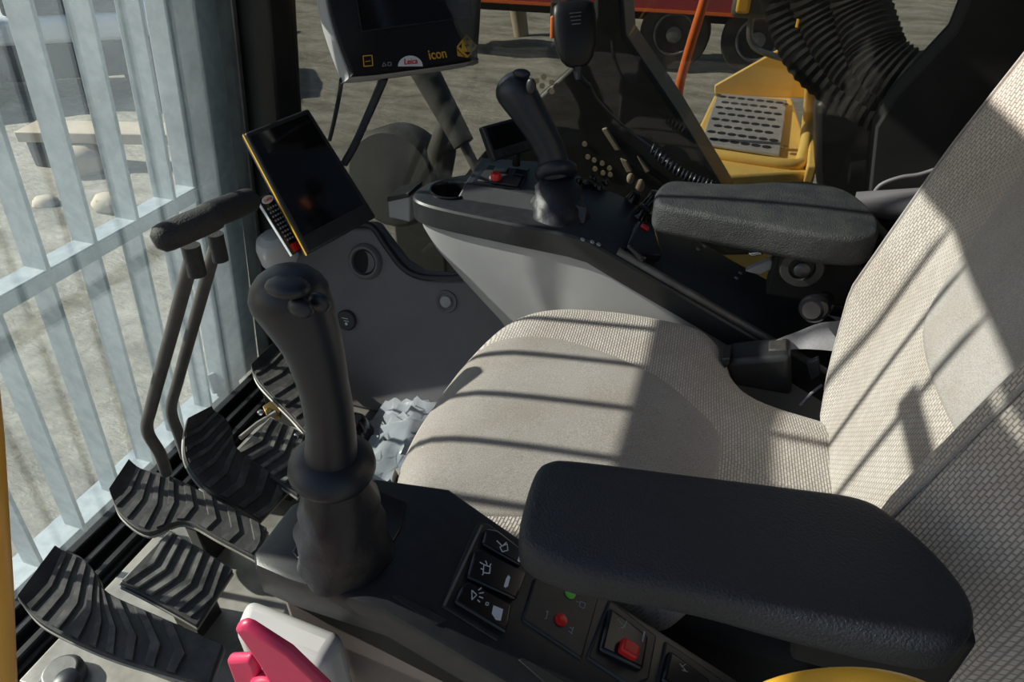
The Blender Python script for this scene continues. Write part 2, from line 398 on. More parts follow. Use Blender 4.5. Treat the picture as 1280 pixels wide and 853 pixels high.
# unseen plate added at the guard's door side to shade the near armrest
b = MB().loft([[V((gx(z)-.03, .2, z)), V((gx(z)+.02, .2, z)), V((gx(z)+.02, .385, z)), V((gx(z)-.03, .385, z))] for z in (1.2, 1.6)]); b.loft([[V((gx(z)-.03, .245, z)), V((gx(z)+.02, .245, z)), V((gx(z)+.02, .385, z)), V((gx(z)-.03, .385, z))] for z in (.35, 1.2)]); b.build('shade_plate', 'galvanised', gd, bevel=.002)
b = MB().loft([[V((gx(z)-.03, 1.13, z)), V((gx(z)+.02, 1.13, z)), V((gx(z)+.02, 1.28, z)), V((gx(z)-.03, 1.28, z))] for z in (-.02, 1.6)]); b.build('shade_plate', 'galvanised', gd, bevel=.002)  # guard side frame, made wide enough to keep sun off the wall
b = MB().box((gx(1.5)+.04, .41, 1.51), (.02, .04, .18)); b.box((gx(1.46)+.04, .48, 1.46), (.02, .15, .035)); b.build('shadow_bracket', 'galvanised', gd, bevel=.002)  # unseen bracket added to cast the V shadow on the backrest
b = MB().prism([px(260, 470, -1.235), px(278, 462, -1.235), px(290, 470, -1.235), px(287, 488, -1.235), px(268, 493, -1.235)], (-.008, 0, 0)); b.build('lug_plate', 'galvanised', gd, bevel=.001)

# ------------------------------------------------------------------ pedals and travel levers
def edge_eval(c, a):
    x = a*(len(c)-1); i = min(int(x), len(c)-2); return c[i].lerp(c[i+1], x-i)
def pedal_plate(root, near, far, p0, n, nrib, th=.012, ribm='pedal_rib', bend=.05, a0=.1, a1=.93, name='tread', lip=.02, metal=True, rowwise=.45):
    n = V(n).normalized(); N_ = smooth_open([pp(u, v, p0, n) for u, v in near], 5); F_ = smooth_open([pp(u, v, p0, n) for u, v in far], 5)
    K = 28; J = 8
    L = (edge_eval(N_, 1)-edge_eval(N_, 0)).length
    def S(a, b, lift=0):
        q = edge_eval(N_, a).lerp(edge_eval(F_, a), b)
        up = lip*max(0, 1-a/.12)**2
        return q + n*(lift+up)
    # base plate in metal, rubber tread on it
    for nm, m_, l0, l1, ins in (('plate', 'pedal_metal', -th-.006, -th, 0.0), (name, 'pedal_rubber', -th, 0, .012)):
        mb = MB(); rings = []
        for i in range(K+1):
            a = i/K; a = ins/2+(1-ins)*a
            bb = [ins+(1-2*ins)*j/J for j in range(J+1)]
            rings.append([S(a, b_, l0) for b_ in bb]+[S(a, b_, l1) for b_ in reversed(bb)])
        mb.loft(rings); mb.build(nm, m_, root, smooth=35, bevel=.0015)
    rb = MB(); bt = bend
    for k in range(nrib):
        a = a0+(a1-a0)*k/(nrib-1); wd = .42/nrib
        bl = [.05, .2, rowwise, .7, .95]; off = [bt*abs(b_-rowwise)/max(rowwise, 1-rowwise)*1.0 for b_ in bl]
        rg = []
        for b_, o_ in zip(bl, off):
            aa = min(max(a-o_+bt*.5, .01), .985); ab = min(aa+wd, .992)
            rg.append([S(aa, b_, -.001), S(aa+wd*.15, b_, .005), S(ab-wd*.1, b_, .005), S(ab, b_, -.001)])
        rb.loft(rg)
    rb.build('rib_pattern', ribm, root, smooth=25)
    return S
# left travel pedal with lever
def lever(root, pts, r, grip_a, grip_b, gr):
    MB().tube(smooth_open(pts, 5), r, 12).build('lever_rod', 'warm_rod', root)
    a, b_ = V(grip_a), V(grip_b); d = (b_-a)
    mb = MB(); pts_, rr = [], []
    for i in range(13):
        t = i/12; pts_.append(a+d*t); rr.append(gr*min(1, .55+.45*math.sqrt(1-(1-min(t, 1-t)*6 if min(t, 1-t) < 1/6 else 0)**2))*(1+.06*math.sin(t*math.pi)))
    rr[0] = gr*.5; rr[-1] = gr*.5
    mb.tube(pts_, rr, 18); g_ = mb.build('grip', 'grip_rubber', root, smooth=60)
    return g_
mat('warm_rod', (.075, .066, .064), (.1, .088, .08), rough=.42, ns=40)
mat('grip_rubber', (.03, .029, .03), (.02, .019, .02), rough=.65, ns=120, bs=1, bd=.0015, bscale=330)
t1 = thing('travel_pedal', 'left travel pedal with ribbed black tread and tall bent lever beside it', 'pedal', (-.9, .66, 0))
pedal_plate(t1, [(138, 618), (150, 645), (185, 667), (228, 652), (275, 675), (322, 700)], [(163, 580), (186, 588), (207, 592), (238, 606), (285, 632), (335, 660)], (-.9, .66, .15), (.12, 0, 1), 8)
MB().prism([pz(136, 612, .155), pz(163, 578, .155), pz(160, 583, .155), pz(141, 620, .155)], (0, 0, -.06)).build('toe_lip', 'pedal_metal', t1, bevel=.002)
xx = -.93
lp = [(208, 590), (200, 567), (184, 538), (190, 505), (212, 425), (240, 322)]
lv = [py(208, 592, .70)] + [py(u, v, y) for (u, v), y in zip(lp[1:], (.70, .70, .70, .705, .71))]
lever(t1, lv, .0115, py(192, 303, .665), py(278, 266, .755), .0205)
MB().cyl(lv[-1]-V((0, 0, .03)), lv[-1]+V((.002, .002, .02)), .014, 16).build('grip_neck', 'grip_rubber', t1)
MB().box((-.88, .66, .06), (.03, .06, .12)).build('pedal_post', 'dark_paint', t1, bevel=.003)
t2 = thing('travel_pedal', 'right travel pedal with ribbed black tread, sun striped, with tall bent lever', 'pedal', (-.9, .82, 0))
pedal_plate(t2, [(232, 527), (229, 560), (236, 585), (258, 612), (295, 634), (326, 654)], [(262, 512), (280, 520), (291, 537), (297, 560), (330, 584), (366, 612)], (-.88, .81, .16), (.55, 0, .8), 8)
lv = [py(233, 572, .78)] + [py(u, v, y) for (u, v), y in zip([(224, 545), (214, 513), (222, 478), (245, 395), (270, 306)], (.79, .80, .81, .82, .83))]
lever(t2, lv, .0115, py(250, 274, .79), py(318, 248, .93), .0215)
MB().cyl(lv[-1]-V((0, 0, .03)), lv[-1]+V((.002, .002, .02)), .014, 16).build('grip_neck', 'grip_rubber', t2)
MB().box((-.9, .81, .06), (.03, .06, .12)).build('pedal_post', 'dark_paint', t2, bevel=.003)
# auxiliary pedals
t3 = thing('auxiliary_pedal', 'small bright metal pedal with black chevrons between left footrest and travel pedal', 'pedal', (-.8, .53, 0))
pedal_plate(t3, [(148, 730), (178, 745), (215, 765), (246, 783)], [(213, 662), (240, 678), (268, 695), (292, 712)], (-.8, .52, .15), (.2, 0, 1), 6, a0=.04, a1=.85, bend=.13, ribm='rib_worn_lit', lip=0)
MB().box((-.8, .52, .06), (.05, .06, .12)).build('pedal_post', 'dark_paint', t3, bevel=.003)
MB().prism([pz(148, 730, .162), pz(213, 662, .162), pz(219, 666, .162), pz(156, 734, .162)], (0, 0, -.004)).build('edge_strip', 'pedal_metal', t3, bevel=.001)
t4 = thing('auxiliary_pedal', 'small bright metal pedal with black chevrons behind the joystick', 'pedal', (-.85, .86, 0))
pedal_plate(t4, [(293, 566), (320, 585), (345, 602), (372, 620)], [(338, 521), (365, 533), (390, 548), (415, 562)], (-.82, .86, .12), (.2, 0, 1), 6, a0=.04, a1=.9, bend=.13, ribm='rib_worn_lit', lip=0)
MB().box((-.83, .86, .045), (.05, .06, .09)).build('pedal_post', 'dark_paint', t4, bevel=.003)
MB().prism([pz(293, 566, .132), pz(338, 521, .132), pz(344, 524, .132), pz(300, 570, .132)], (0, 0, -.004)).build('edge_strip', 'pedal_metal', t4, bevel=.001)
# footrests
t5 = thing('footrest', 'large worn black rubber footrest in the near front corner of the floor', 'footrest', (-.83, .43, 0))
pedal_plate(t5, [(24, 752), (50, 780), (100, 806), (150, 826), (205, 842), (262, 858)], [(72, 688), (100, 694), (122, 718), (135, 740), (200, 770), (281, 806)], (-.83, .43, .15), (.1, 0, 1), 9, a0=.08, a1=.82)
MB().box((-.85, .43, .06), (.2, .05, .12)).build('footrest_stand', 'dark_paint', t5, bevel=.003)
t6 = thing('footrest', 'black rubber footrest in the far front corner by the wall', 'footrest', (-.95, 1.07, 0))
pedal_plate(t6, [(314, 462), (322, 478), (342, 500), (362, 520), (384, 545)], [(345, 431), (370, 440), (390, 458), (405, 475), (425, 498)], (-.95, 1.07, .15), (.15, 0, 1), 6)
MB().box((-.93, 1.07, .06), (.16, .05, .12)).build('footrest_stand', 'dark_paint', t6, bevel=.003)
# hinge bracket in brass and bolts by the far footrest
t7 = thing('pedal_hinge', 'brass coloured hinge bracket with bolt beside the far footrest', 'bracket', tuple(pz(340, 520, .05)))
MB().prism([pz(328, 508, .1), pz(340, 500, .1), pz(352, 506, .1), pz(350, 520, .1), pz(334, 522, .1)], (0, 0, -.012)).build('bracket_plate', 'brass', t7, bevel=.002)
MB().cyl(pz(336, 513, .1), pz(336, 513, .118), .007, 12).build('bolt', 'brass', t7, bevel=.001)
MB().tube([pz(300, 548, .11), pz(322, 530, .115), pz(345, 516, .12)], .006, 10).build('rod', 'pedal_metal', t7)
for (u, v) in ((326, 517), (372, 545)): MB().lathe(pz(u, v, .125), (0, 0, 1), [(.007, 0), (.007, .006), (.004, .009)], 12).build('nut', 'chrome', t7)
# little things on the floor at the very left bottom
t8 = thing('floor_button', 'dark round-topped floor switch by the near footrest', 'switch', tuple(pz(85, 845, .0)))
MB().lathe(pz(85, 853, .0), (0, 0, 1), [(.035, 0), (.035, .03), (.028, .04)], 20).build('housing', 'steel_dusty', t8, bevel=.002)
MB().lathe(pz(85, 853, .04), (0, 0, 1), [(.02, 0), (.019, .012), (.01, .016)], 20).build('cap', 'black_rubber', t8)
# clear plastic bag behind the seat front
g = MB(); n_ = 16; c0 = pz(516, 545, .03)
for i in range(n_+1):
    for j in range(n_+1):
        s, t_ = i/n_*2-1, j/n_*2-1
        h = .05*max(0, 1-s*s)*max(0, 1-t_*t_)+random.uniform(-.014, .014)
        g.v.append(c0+V((s*.12+random.uniform(-.006, .006), t_*.16+random.uniform(-.006, .006), max(-.02, h))))
g.f = [(i*(n_+1)+j, (i+1)*(n_+1)+j, (i+1)*(n_+1)+j+1, i*(n_+1)+j+1) for i in range(n_) for j in range(n_)]
tag(g.build('plastic_bag', 'clear_plastic', smooth=75), 'crumpled clear plastic bag on the floor in front of the seat', 'bag')
g = MB().lathe(pz(448, 560, 0), (0, 0, 1), [(.04, 0), (.045, .05), (.03, .09), (.02, .1)], 20)
tag(g.build('rubber_stopper', 'black_gloss'), 'black rounded rubber stopper on the floor beside the clear bag', 'stopper')

# ------------------------------------------------------------------ wall fittings
def wallp(u, v, lift=.0): return pp(u, v, P0+PN*lift, PN)
t = thing('air_vent', 'round grey air vent with slotted face on the grey side wall', 'vent', tuple(wallp(457, 327)))
c = wallp(457, 327)
MB().lathe(c, PN, [(.047, -.004), (.045, .006), (.038, .012), (.033, .012), (.031, .002)], 36, cap1=False).build('bezel', 'panel_grey', t)
MB().lathe(c, PN, [(.031, 0), (.031, .003)], 32).build('bowl', 'matte_dark', t)
q = [c+PN*.008+V((x, 0, z)) for x, z in [(.029*math.cos(a)*s_+.0, .029*math.sin(a)) for a, s_ in [(R(d), 1) for d in range(-90, 91, 12)]] + [(.012*math.cos(R(d)), .029*math.sin(R(d))) for d in range(80, -81, -16)]]
q = [c+PN*.008+(p_-c-PN*.008)-PN*((p_-c-PN*.008).dot(PN)) for p_ in q]
MB().prism(q, -PN*.006).build('louvre', 'panel_grey', t, bevel=.001)
t = thing('power_socket', 'round black socket cover with white print low on the grey side wall', 'socket', tuple(wallp(435, 400)))
c = wallp(434, 400)
MB().lathe(c, PN, [(.027, -.004), (.027, .006), (.024, .009), (.02, .009)], 32).build('cover', 'black_plastic', t)
ex = V((1, 0, 0)); ey = PN.cross(ex)
m_ = MB()
for (x, z, w_) in ((-.002, .006, .018), (.003, -.0005, .014)): 
    m_.prism([c+PN*.0092+ex*(x+sx*w_/2)+ey*(z+sz*.0008) for sx, sz in ((-1, -1), (1, -1), (1, 1), (-1, 1))], PN*.0004)
m_.prism([c+PN*.0092+ex*(.003+.004*math.cos(a))+ey*(-.008+.004*math.sin(a)) for a in [k*math.pi/4 for k in range(8)]], PN*.0004)
m_.build('print', 'white_print', t, smooth=0)
t = thing('wall_button', 'small grey recessed round plug on the grey side wall under the console', 'plug', tuple(wallp(558, 377)))
c = wallp(558, 377)
MB().lathe(c, PN, [(.03, -.004), (.027, .004), (.021, .002), (.019, -.002)], 32).build('ring', 'panel_grey', t)
MB().lathe(c, PN, [(.015, -.002), (.014, .006), (.011, .007)], 24).build('cap', 'grey_plastic', t)
# drop the small white rounded cover behind the first joystick
t = thing('duct_cover', 'pale rounded duct cover between pillar and tablet', 'cover', tuple(wallp(345, 305)))
cc = py(345, 300, 1.2)
MB().lathe(cc+V((0, 0, -.05)), (0, -.2, 1), [(.045, 0), (.045, .04), (.038, .06), (.02, .07)], 28).build('shell', 'pale_grey', t)
MB().lathe(cc+V((0, -.012, .015)), (0, -.2, 1), [(.022, 0), (.022, .006), (.018, .008)], 24).build('cap', 'grey_plastic', t)

# ------------------------------------------------------------------ right console
def ztop(x, z0=.62): return z0 if x < -.22 else z0-.45*(x+.22)
def rplan(xf, e=0):
    return smooth_closed([(xf-.012-e, 1.155), (xf-.006-e, 1.115-e), (xf+.035, 1.088-e), (xf+.16, 1.07-e), (-.21, 1.052-e), (-.05, 1.05-e), (.12, 1.05-e), (.3, 1.05-e), (.34, 1.12), (.3, 1.255+e), (.0, 1.262+e), (-.2, 1.262+e), (-.4, 1.262+e), (xf+.06, 1.25+e), (xf+.01-e, 1.205+e*.5)], 5)
rc = thing('side_console', 'far side control console, pale grey body with black top and cup holder', 'console', (-.2, 1.15, 0))
rings = []
for z, xf in ((.05, -.2), (.2, -.24), (.32, -.32), (.42, -.4), (.5, -.478), (.56, -.53), (.6, -.553), (.624, -.558)):
    rings.append([V((p.x, p.y, min(z, ztop(p.x)))) for p in rplan(xf)])
MB().loft(rings).build('body', 'grey_plastic', rc, smooth=50)
# black top with a real hole for the cup
e = .007; TZ = .045
bm = bmesh.new()
outer = rplan(-.56, e); inner_c = V((-.512, 1.158)); 
loops = []
def prof_ring(off, zo):
    return [V((p.x, p.y, ztop(p.x)+zo)) for p in offset(outer if area2(outer) > 0 else list(reversed(outer)), off)]
ringsT = [prof_ring(0, 0), prof_ring(-.001, TZ*.5), prof_ring(0, TZ-.006), prof_ring(.003, TZ-.002), prof_ring(.008, TZ)]
vr = [[bm.verts.new(p) for p in r] for r in ringsT]; n = len(vr[0])
for i in range(len(vr)-1):
    for j in range(n): bm.faces.new((vr[i][j], vr[i][(j+1) % n], vr[i+1][(j+1) % n], vr[i+1][j]))
cupv = [bm.verts.new((inner_c.x+.041*math.cos(a), inner_c.y+.041*math.sin(a), .62+TZ)) for a in [2*math.pi*k/36 for k in range(36)]]
# interior support line where the slope begins
jl = min(range(n), key=lambda k: abs(vr[-1][k].co.x+.22)+(0 if vr[-1][k].co.y < 1.1 else 9)); jh = min(range(n), key=lambda k: abs(vr[-1][k].co.x+.22)+(0 if vr[-1][k].co.y > 1.2 else 9))
edges = []
for L_ in (vr[-1], cupv):
    for j in range(len(L_)):
        a_, b_ = L_[j], L_[(j+1) % len(L_)]; edges.append(bm.edges.get((a_, b_)) or bm.edges.new((a_, b_)))
edges.append(bm.edges.new((vr[-1][jl], vr[-1][jh])))
bmesh.ops.triangle_fill(bm, use_beauty=True, edges=edges)
bmesh.ops.delete(bm, geom=[f for f in bm.faces if all((v_.co.xy-inner_c).length < .0415 for v_ in f.verts)], context='FACES_ONLY')
me = bpy.data.meshes.new('top_cover'); bmesh.ops.recalc_face_normals(bm, faces=bm.faces)
org = V(rc['_o'])
for v_ in bm.verts: v_.co -= org
bm.to_mesh(me); bm.free()
for p in me.polygons: p.use_smooth = True
me.set_sharp_from_angle(angle=R(30)); me.materials.append(MATS['black_plastic'])
o = bpy.data.objects.new('top_cover', me); COL.objects.link(o); o.parent = rc
cz = .62+TZ
MB().lathe((inner_c.x, inner_c.y, cz), (0, 0, 1), [(.041, .0), (.046, 0), (.047, .003), (.044, .005), (.041, .004), (.039, -.001), (.036, -.07), (.0005, -.072)], 40, cap0=False).build('cup_holder', 'black_gloss', rc)
# raised instrument plinth with red push button
q = [pz(u, v, .685) for u, v in ((582, 232), (602, 200), (680, 205), (700, 225), (735, 262), (665, 245))]
MB().loft([[V((p.x+dx, p.y+dy, z)) for p, (dx, dy) in zip(q, ((-.012, -.02), (-.012, 0), (0, 0), (0, 0), (0, -.02), (0, -.02)))] for z in (cz-.002,)] + [[V((p.x, p.y, .69)) for p in q]]).build('plinth', 'black_plastic', rc, bevel=.003)
def fra(u0, v0, u1, v1, u2, v2, u3, v3, z): return [pz(u0, v0, z), pz(u1, v1, z), pz(u2, v2, z), pz(u3, v3, z)]
fq = fra(606, 203, 662, 210, 650, 236, 590, 228, .693)
MB().prism(fq, (0, 0, -.004)).build('button_frame', 'black_gloss', rc, bevel=.0012)
fq2 = fra(611, 206, 657, 212, 647, 232, 597, 225, .695)
MB().prism(fq2, (0, 0, -.003)).build('button_field', 'dusty_black', rc, bevel=.001)
for u0, v0 in ((620, 207), (645, 211)):
    MB().prism(fra(u0, v0, u0+16, v0+2, u0+13, v0+8, u0-4, v0+6, .7), (0, 0, -.006)).build('key', 'black_gloss', rc, bevel=.001)
pb = MB().lathe(pz(620, 224, .694), (0, 0, 1), [(.013, 0), (.013, .004), (.011, .006)], 24).build('button_collar', 'steel_dusty', rc)
MB().lathe(pz(620, 224, .70), (0, 0, 1), [(.0095, 0), (.0095, .010), (.008, .0125)], 24).build('button', 'red', rc, label='red push button')
for k, (u, v, r_) in enumerate(((735, 228, .012), (722, 224, .01), (748, 232, .011), (742, 222, .009), (757, 226, .008))):
    p = pz(u, v, .672); MB().lathe((p.x, p.y, .664), (0, 0, 1), [(r_, 0), (r_, .008), (r_*.7, .012)], 16).build('key', 'black_gloss', rc)
# rotary dials and knobs on the slope
def rslope(u, v, lift=0): return pp(u, v, V((-.22, 1.1, .665+lift)), V((.45, 0, 1)))
sn = V((.45, 0, 1)).normalized(); sx = V((1, 0, -.45)).normalized()
q = [rslope(u, v, .002) for u, v in ((790, 285), (812, 290), (822, 330), (800, 333), (778, 315))]
MB().prism(q, sn*.02).build('switch_block', 'black_gloss', rc, bevel=.006, seg=3)
for (u, v, r_, h_) in ((812, 262, .02, .035), (800, 270, .014, .02), (790, 250, .012, .016)):
    p = rslope(u, v); MB().lathe(p, sn, [(r_*1.2, 0), (r_, .006), (r_*.9, h_), (r_*.6, h_+.003)], 24).build('knob', 'black_gloss', rc)
p = rslope(806, 285, .024); MB().box(p, (.016, .012, .008), Matrix.Rotation(R(-24), 3, 'Y').inverted()).build('rocker', 'red', rc, bevel=.002, label='small red rocker switch')
q = [rslope(u, v, .001) for u, v in ((866, 300), (890, 312), (876, 322), (852, 309))]
for (u, v) in ((870, 300), (880, 308), (872, 312), (920, 348), (925, 342), (728, 300), (740, 303), (748, 306)):
    p = rslope(u, v, .001); MB().lathe(p, sn, [(.004, 0), (.004, .002)], 10).build('key_symbol', 'dim_print', rc)
# edge rail of the sloped part, its lit edge coloured grey
rl = [V((x, 1.057, ztop(x)+TZ+.002)) for x in (-.16, -.1, 0, .1, .2, .3)]
MB().tube(rl, .008, 10).build('edge_rail', 'steel_dusty', rc)

# small pale box beyond the console's nose
t = thing('document_box', 'small pale grey bracket box hanging beyond the front of the far console', 'box', tuple(py(497, 270, 1.15)))
q = [py(484, 249, 1.16), py(512, 243, 1.16), py(512, 278, 1.16), py(486, 272, 1.16)]
MB().prism(q, (0, .06, 0)).build('case', 'grey_plastic', t, bevel=.003)
MB().prism([p+V((0, -.003, .004)) for p in (q[0], q[1])]+[q[1]+V((0, -.003, -.006)), q[0]+V((0, -.003, -.006))], (0, .066, 0)).build('lid', 'black_plastic', t, bevel=.002)

# ------------------------------------------------------------------ joysticks
def joystick(name, label, base, cen, wid, depth, collar, col_r, boot_r, boot_h, y, buttons):
    j = thing(name, label, 'joystick', tuple(base))
    b0 = V(base); ct = V(collar)
    ax = (ct-b0)
    prof = [(boot_r*1.02, -.004), (boot_r*1.0, .004), (boot_r*.92, boot_h*.18), (boot_r*.95, boot_h*.35), (boot_r*.8, boot_h*.5), (boot_r*.83, boot_h*.68), (boot_r*.66, boot_h*.84), (boot_r*.58, boot_h*1.0)]
    rgs = []
    for i, (r_, h_) in enumerate(prof):
        k_ = .84*h_/boot_h; c_ = V((b0.x+ax.x*k_, b0.y+ax.y*k_, b0.z+ax.z*k_))
        rgs.append([c_+V((math.cos(a), math.sin(a), 0))*(r_*(1+.045*math.sin(3*a+i*1.1)+.03*math.sin(7*a-i*1.3))) for a in [2*math.pi*q_/48 for q_ in range(48)]])
    MB().loft(rgs).build('boot', 'boot_rubber', j, smooth=70)
    up = ax.normalized()
    MB().lathe(ct-up*.016, up, [(col_r*.72, 0), (col_r*.92, .004), (col_r, .012), (col_r*.97, .02), (col_r*.72, .028), (col_r*.5, .032)], 40).build('collar', 'black_rubber', j, smooth=60)
    P = [V(p) for p in cen]
    pts = smooth_open(P, 6)
    def interp(arr):
        out = []
        for i in range(len(arr)-1):
            for k in range(6): out.append(arr[i]+(arr[i+1]-arr[i])*k/6)
        return out+[arr[-1]]
    rr = interp(wid); rd = interp(depth)
    # round the head
    end = pts[-1]; d = (pts[-1]-pts[-3]).normalized(); r0, r1 = rr[-1], rd[-1]
    for a in (20, 40, 60, 75, 86): pts.append(end+d*(math.sin(R(a))*r0*.8)); rr.append(r0*math.cos(R(a))); rd.append(r1*math.cos(R(a)))
    MB().tube(pts, rr, 28, ry=rd).build('grip', 'black_rubber', j, smooth=80)
    for (c, dd, m_) in buttons:
        MB().ell(c, dd, 16).build('button', m_, j, smooth=80)
    return j
Y = .36
cen = [py(414, 578, Y), py(413, 530, Y), (py(404, 480, Y)), py(390, 430, Y), py(374, 395, Y), py(362, 372, Y)]
joystick('joystick', 'large near joystick with smooth black grip rising from near console', pz(432, 690, .622), cen, [.024, .0205, .0205, .024, .0295, .0325], [.024, .021, .0205, .023, .026, .028],
         py(415, 580, Y), .039, .047, .11, Y,
         [(py(380, 345, .355)+V((0, -.02, .002)), (.017, .012, .007), 'black_rubber'), (py(376, 385, .333), (.010, .006, .008), 'black_rubber'), (py(399, 378, .345), (.009, .005, .008), 'black_rubber')])
Y = 1.17
cen = [py(694, 218, Y), py(690, 195, Y), py(680, 172, Y), py(664, 145, Y), py(650, 123, Y), py(642, 112, Y)]
joystick('joystick', 'far joystick with black grip and collar on far console', pz(700, 268, .664), cen, [.03, .028, .028, .031, .035, .035], [.028, .026, .026, .028, .03, .03],
         py(695, 213, Y), .040, .052, .075, Y,
         [(py(652, 92, 1.155), (.016, .010, .008), 'black_rubber'), (py(664, 108, 1.14), (.009, .006, .014), 'black_plastic')])

# ------------------------------------------------------------------ left console
lc = thing('side_console', 'near side control console with black top and switch panels', 'console', (-.1, .4, 0))
def lz(x, z0=.62): return z0 if x < -.235 else z0-.48*(x+.235)
def lplan(e=0): return [(-.392-e, .335), (-.392-e, .40), (-.372-e*.7, .435+e*.7), (-.32, .467+e), (-.235, .479+e), (-.12, .468+e), (0, .462+e), (.17, .455+e), (.17, .317-e), (0, .317-e), (-.12, .317-e), (-.235, .317-e), (-.34, .317-e), (-.38-e*.7, .321-e*.7)]
Lp = [V((*p, 0)) for p in lplan()]
if area2(Lp) < 0: Lp.reverse()
rg = []
for off, zo in ((.004, -.05), (0, -.044), (0, -.007), (.0025, -.002), (.007, 0), (.05, 0)):
    rg.append([V((p.x, p.y, lz(p.x)+zo)) for p in offset(Lp, off)] if off < .02 else None)
rg = [r for r in rg if r]
mb = MB().loft(rg, cap0=True, cap1=False)
tp = rg[-1]; nn = len(tp); base_i = len(mb.v)-nn
# top surface: strips between near and far edges
near = sorted([i for i in range(nn) if tp[i].y < .38], key=lambda i: tp[i].x); far = sorted([i for i in range(nn) if tp[i].y >= .38], key=lambda i: tp[i].x)
bm = bmesh.new()
vs = [bm.verts.new(v_) for v_ in mb.v]
for f in mb.f: bm.faces.new([vs[i] for i in f])
tv = vs[base_i:]
ed = []
for k in range(nn):
    a_, b_ = tv[k], tv[(k+1) % nn]; ed.append(bm.edges.get((a_, b_)) or bm.edges.new((a_, b_)))
ka = min(range(nn), key=lambda k: abs(tp[k].x+.235)+(0 if tp[k].y < .38 else 9)); kb = min(range(nn), key=lambda k: abs(tp[k].x+.235)+(0 if tp[k].y > .38 else 9))
ed.append(bm.edges.new((tv[ka], tv[kb])))
bmesh.ops.triangle_fill(bm, use_beauty=True, edges=ed); bmesh.ops.recalc_face_normals(bm, faces=bm.faces)
org = V(lc['_o'])
for v_ in bm.verts: v_.co -= org
me = bpy.data.meshes.new('top_cover'); bm.to_mesh(me); bm.free()
for p in me.polygons: p.use_smooth = True
me.set_sharp_from_angle(angle=R(30)); me.materials.append(MATS['black_plastic']); o = bpy.data.objects.new('top_cover', me); COL.objects.link(o); o.parent = lc
# body below
q = [(-.37, .33), (-.37, .45), (-.23, .468), (.16, .445), (.16, .33)]
MB().loft([[V((x, y, .08)) for x, y in q]]+[[V((x, y, lz(x)-.045)) for x, y in q]]).build('body', 'warm_grey', lc, bevel=.008)
MB().tube([V((x, .326, lz(x)-.058)) for x in (-.27, -.235, -.2, -.1, 0, .1, .155)], .003, 8).build('piping', 'amber', lc, label='thin yellow piping')
# recess frame round the boot
bc = pz(432, 690, .622)
fr = [pz(u, v, .6235) for u, v in ((365, 690), (400, 632), (470, 612), (508, 628), (500, 660), (470, 715), (440, 722), (380, 708))]
MB().prism(fr, (0, 0, -.003)).build('boot_recess', 'black_gloss', lc, bevel=.001)
# sloped panel coordinates
LN = V((.48, 0, 1)).normalized(); LP0 = V((-.235, .4, .62))
def ls(u, v, lift=0): return pp(u, v, LP0+LN*lift, LN)
def plate(name, m_, pts, lift, th, par=lc, bevel=.0015, **k):
    return MB().prism([ls(u, v, lift) for u, v in pts], -LN*th).build(name, m_, par, bevel=bevel, **k)
plate('panel', 'black_plastic', ((596, 652), (612, 655), (655, 692), (662, 705), (622, 802), (552, 758)), .002, .006)
plate('panel_line', 'steel_dusty', ((601, 656), (604, 657), (557, 758), (554, 756)), .0035, .003, bevel=.0004)
plate('switch_panel', 'black_plastic', ((668, 722), (700, 722), (750, 745), (728, 826), (652, 775)), .003, .006, bevel=.003)
plate('switch_panel', 'black_plastic', ((762, 748), (822, 795), (812, 850), (790, 860), (733, 822)), .003, .006, bevel=.003)
plate('switch_panel', 'black_plastic', ((832, 800), (905, 850), (900, 900), (820, 860)), .003, .006, bevel=.003)
rk = []
rk.append(plate('rocker_switch', 'black_gloss', ((608, 660), (622, 662), (656, 688), (652, 708), (603, 680)), .009, .008, bevel=.003))
rk.append(plate('rocker_switch', 'black_gloss', ((593, 688), (600, 685), (660, 715), (646, 750), (584, 722)), .009, .008, bevel=.003))
rk.append(plate('rocker_switch', 'black_gloss', ((580, 728), (587, 726), (641, 755), (634, 792), (568, 752)), .009, .008, bevel=.003))
def sym(par, name, segs, m_, w_=1.5, lift=.0095):
    mb = MB()
    for sg in segs:
        for (a, b_) in zip(sg[:-1], sg[1:]):
            A, B = ls(*a, lift), ls(*b_, lift); d = (B-A).normalized(); s_ = d.cross(LN)*(w_*.00032)
            mb.prism([A-s_, B-s_, B+s_, A+s_], -LN*.0006)
    return mb.build(name, m_, par, smooth=0)
def closed(*p): return list(p)+[p[0]]
sym(rk[0], 'symbol', [closed((625, 684), (634, 680), (635, 688), (628, 690)), [(621, 676), (628, 683), (633, 678)]], 'white_print')
sym(rk[1], 'symbol', [closed((605, 706), (613, 709), (612, 717), (604, 716)), [(601, 711), (604, 712)], [(600, 703), (605, 706)], [(607, 701), (609, 706)], [(603, 719), (605, 716)], [(614, 705), (612, 708)]], 'white_print')
sym(rk[2], 'symbol', [closed((590, 738), (590, 750), (596, 744)), [(598, 738), (602, 735)], [(599, 742), (605, 741)], [(599, 746), (604, 748)], [(597, 750), (600, 753)]], 'white_print')
sym(rk[2], 'symbol', [closed((608, 753), (611, 754), (610, 757), (607, 756))], 'white_print', 1)
mb = MB(); mb.prism([ls(u, v, .0096) for u, v in ((617, 757), (629, 762), (626, 776), (620, 775), (615, 767))], -LN*.0006); mb.build('symbol', 'white_print', rk[2], smooth=0)
for (u, v), par in (((651, 695), rk[0]), ((634, 727), rk[1])):
    mb = MB(); mb.prism([ls(u+dx, v+dy, .0096) for dx, dy in ((1.5, -8), (4, -5), (1, 6), (-2, 8), (-4, 6), (-1, -4))], -LN*.0006); mb.build('indicator', 'white_print', par, smooth=0)
p = ls(712, 743, .002); MB().lathe(p, LN, [(.0062, 0), (.0062, .0025), (.004, .0035)], 20).build('lamp', 'green', lc, label='green indicator dot')
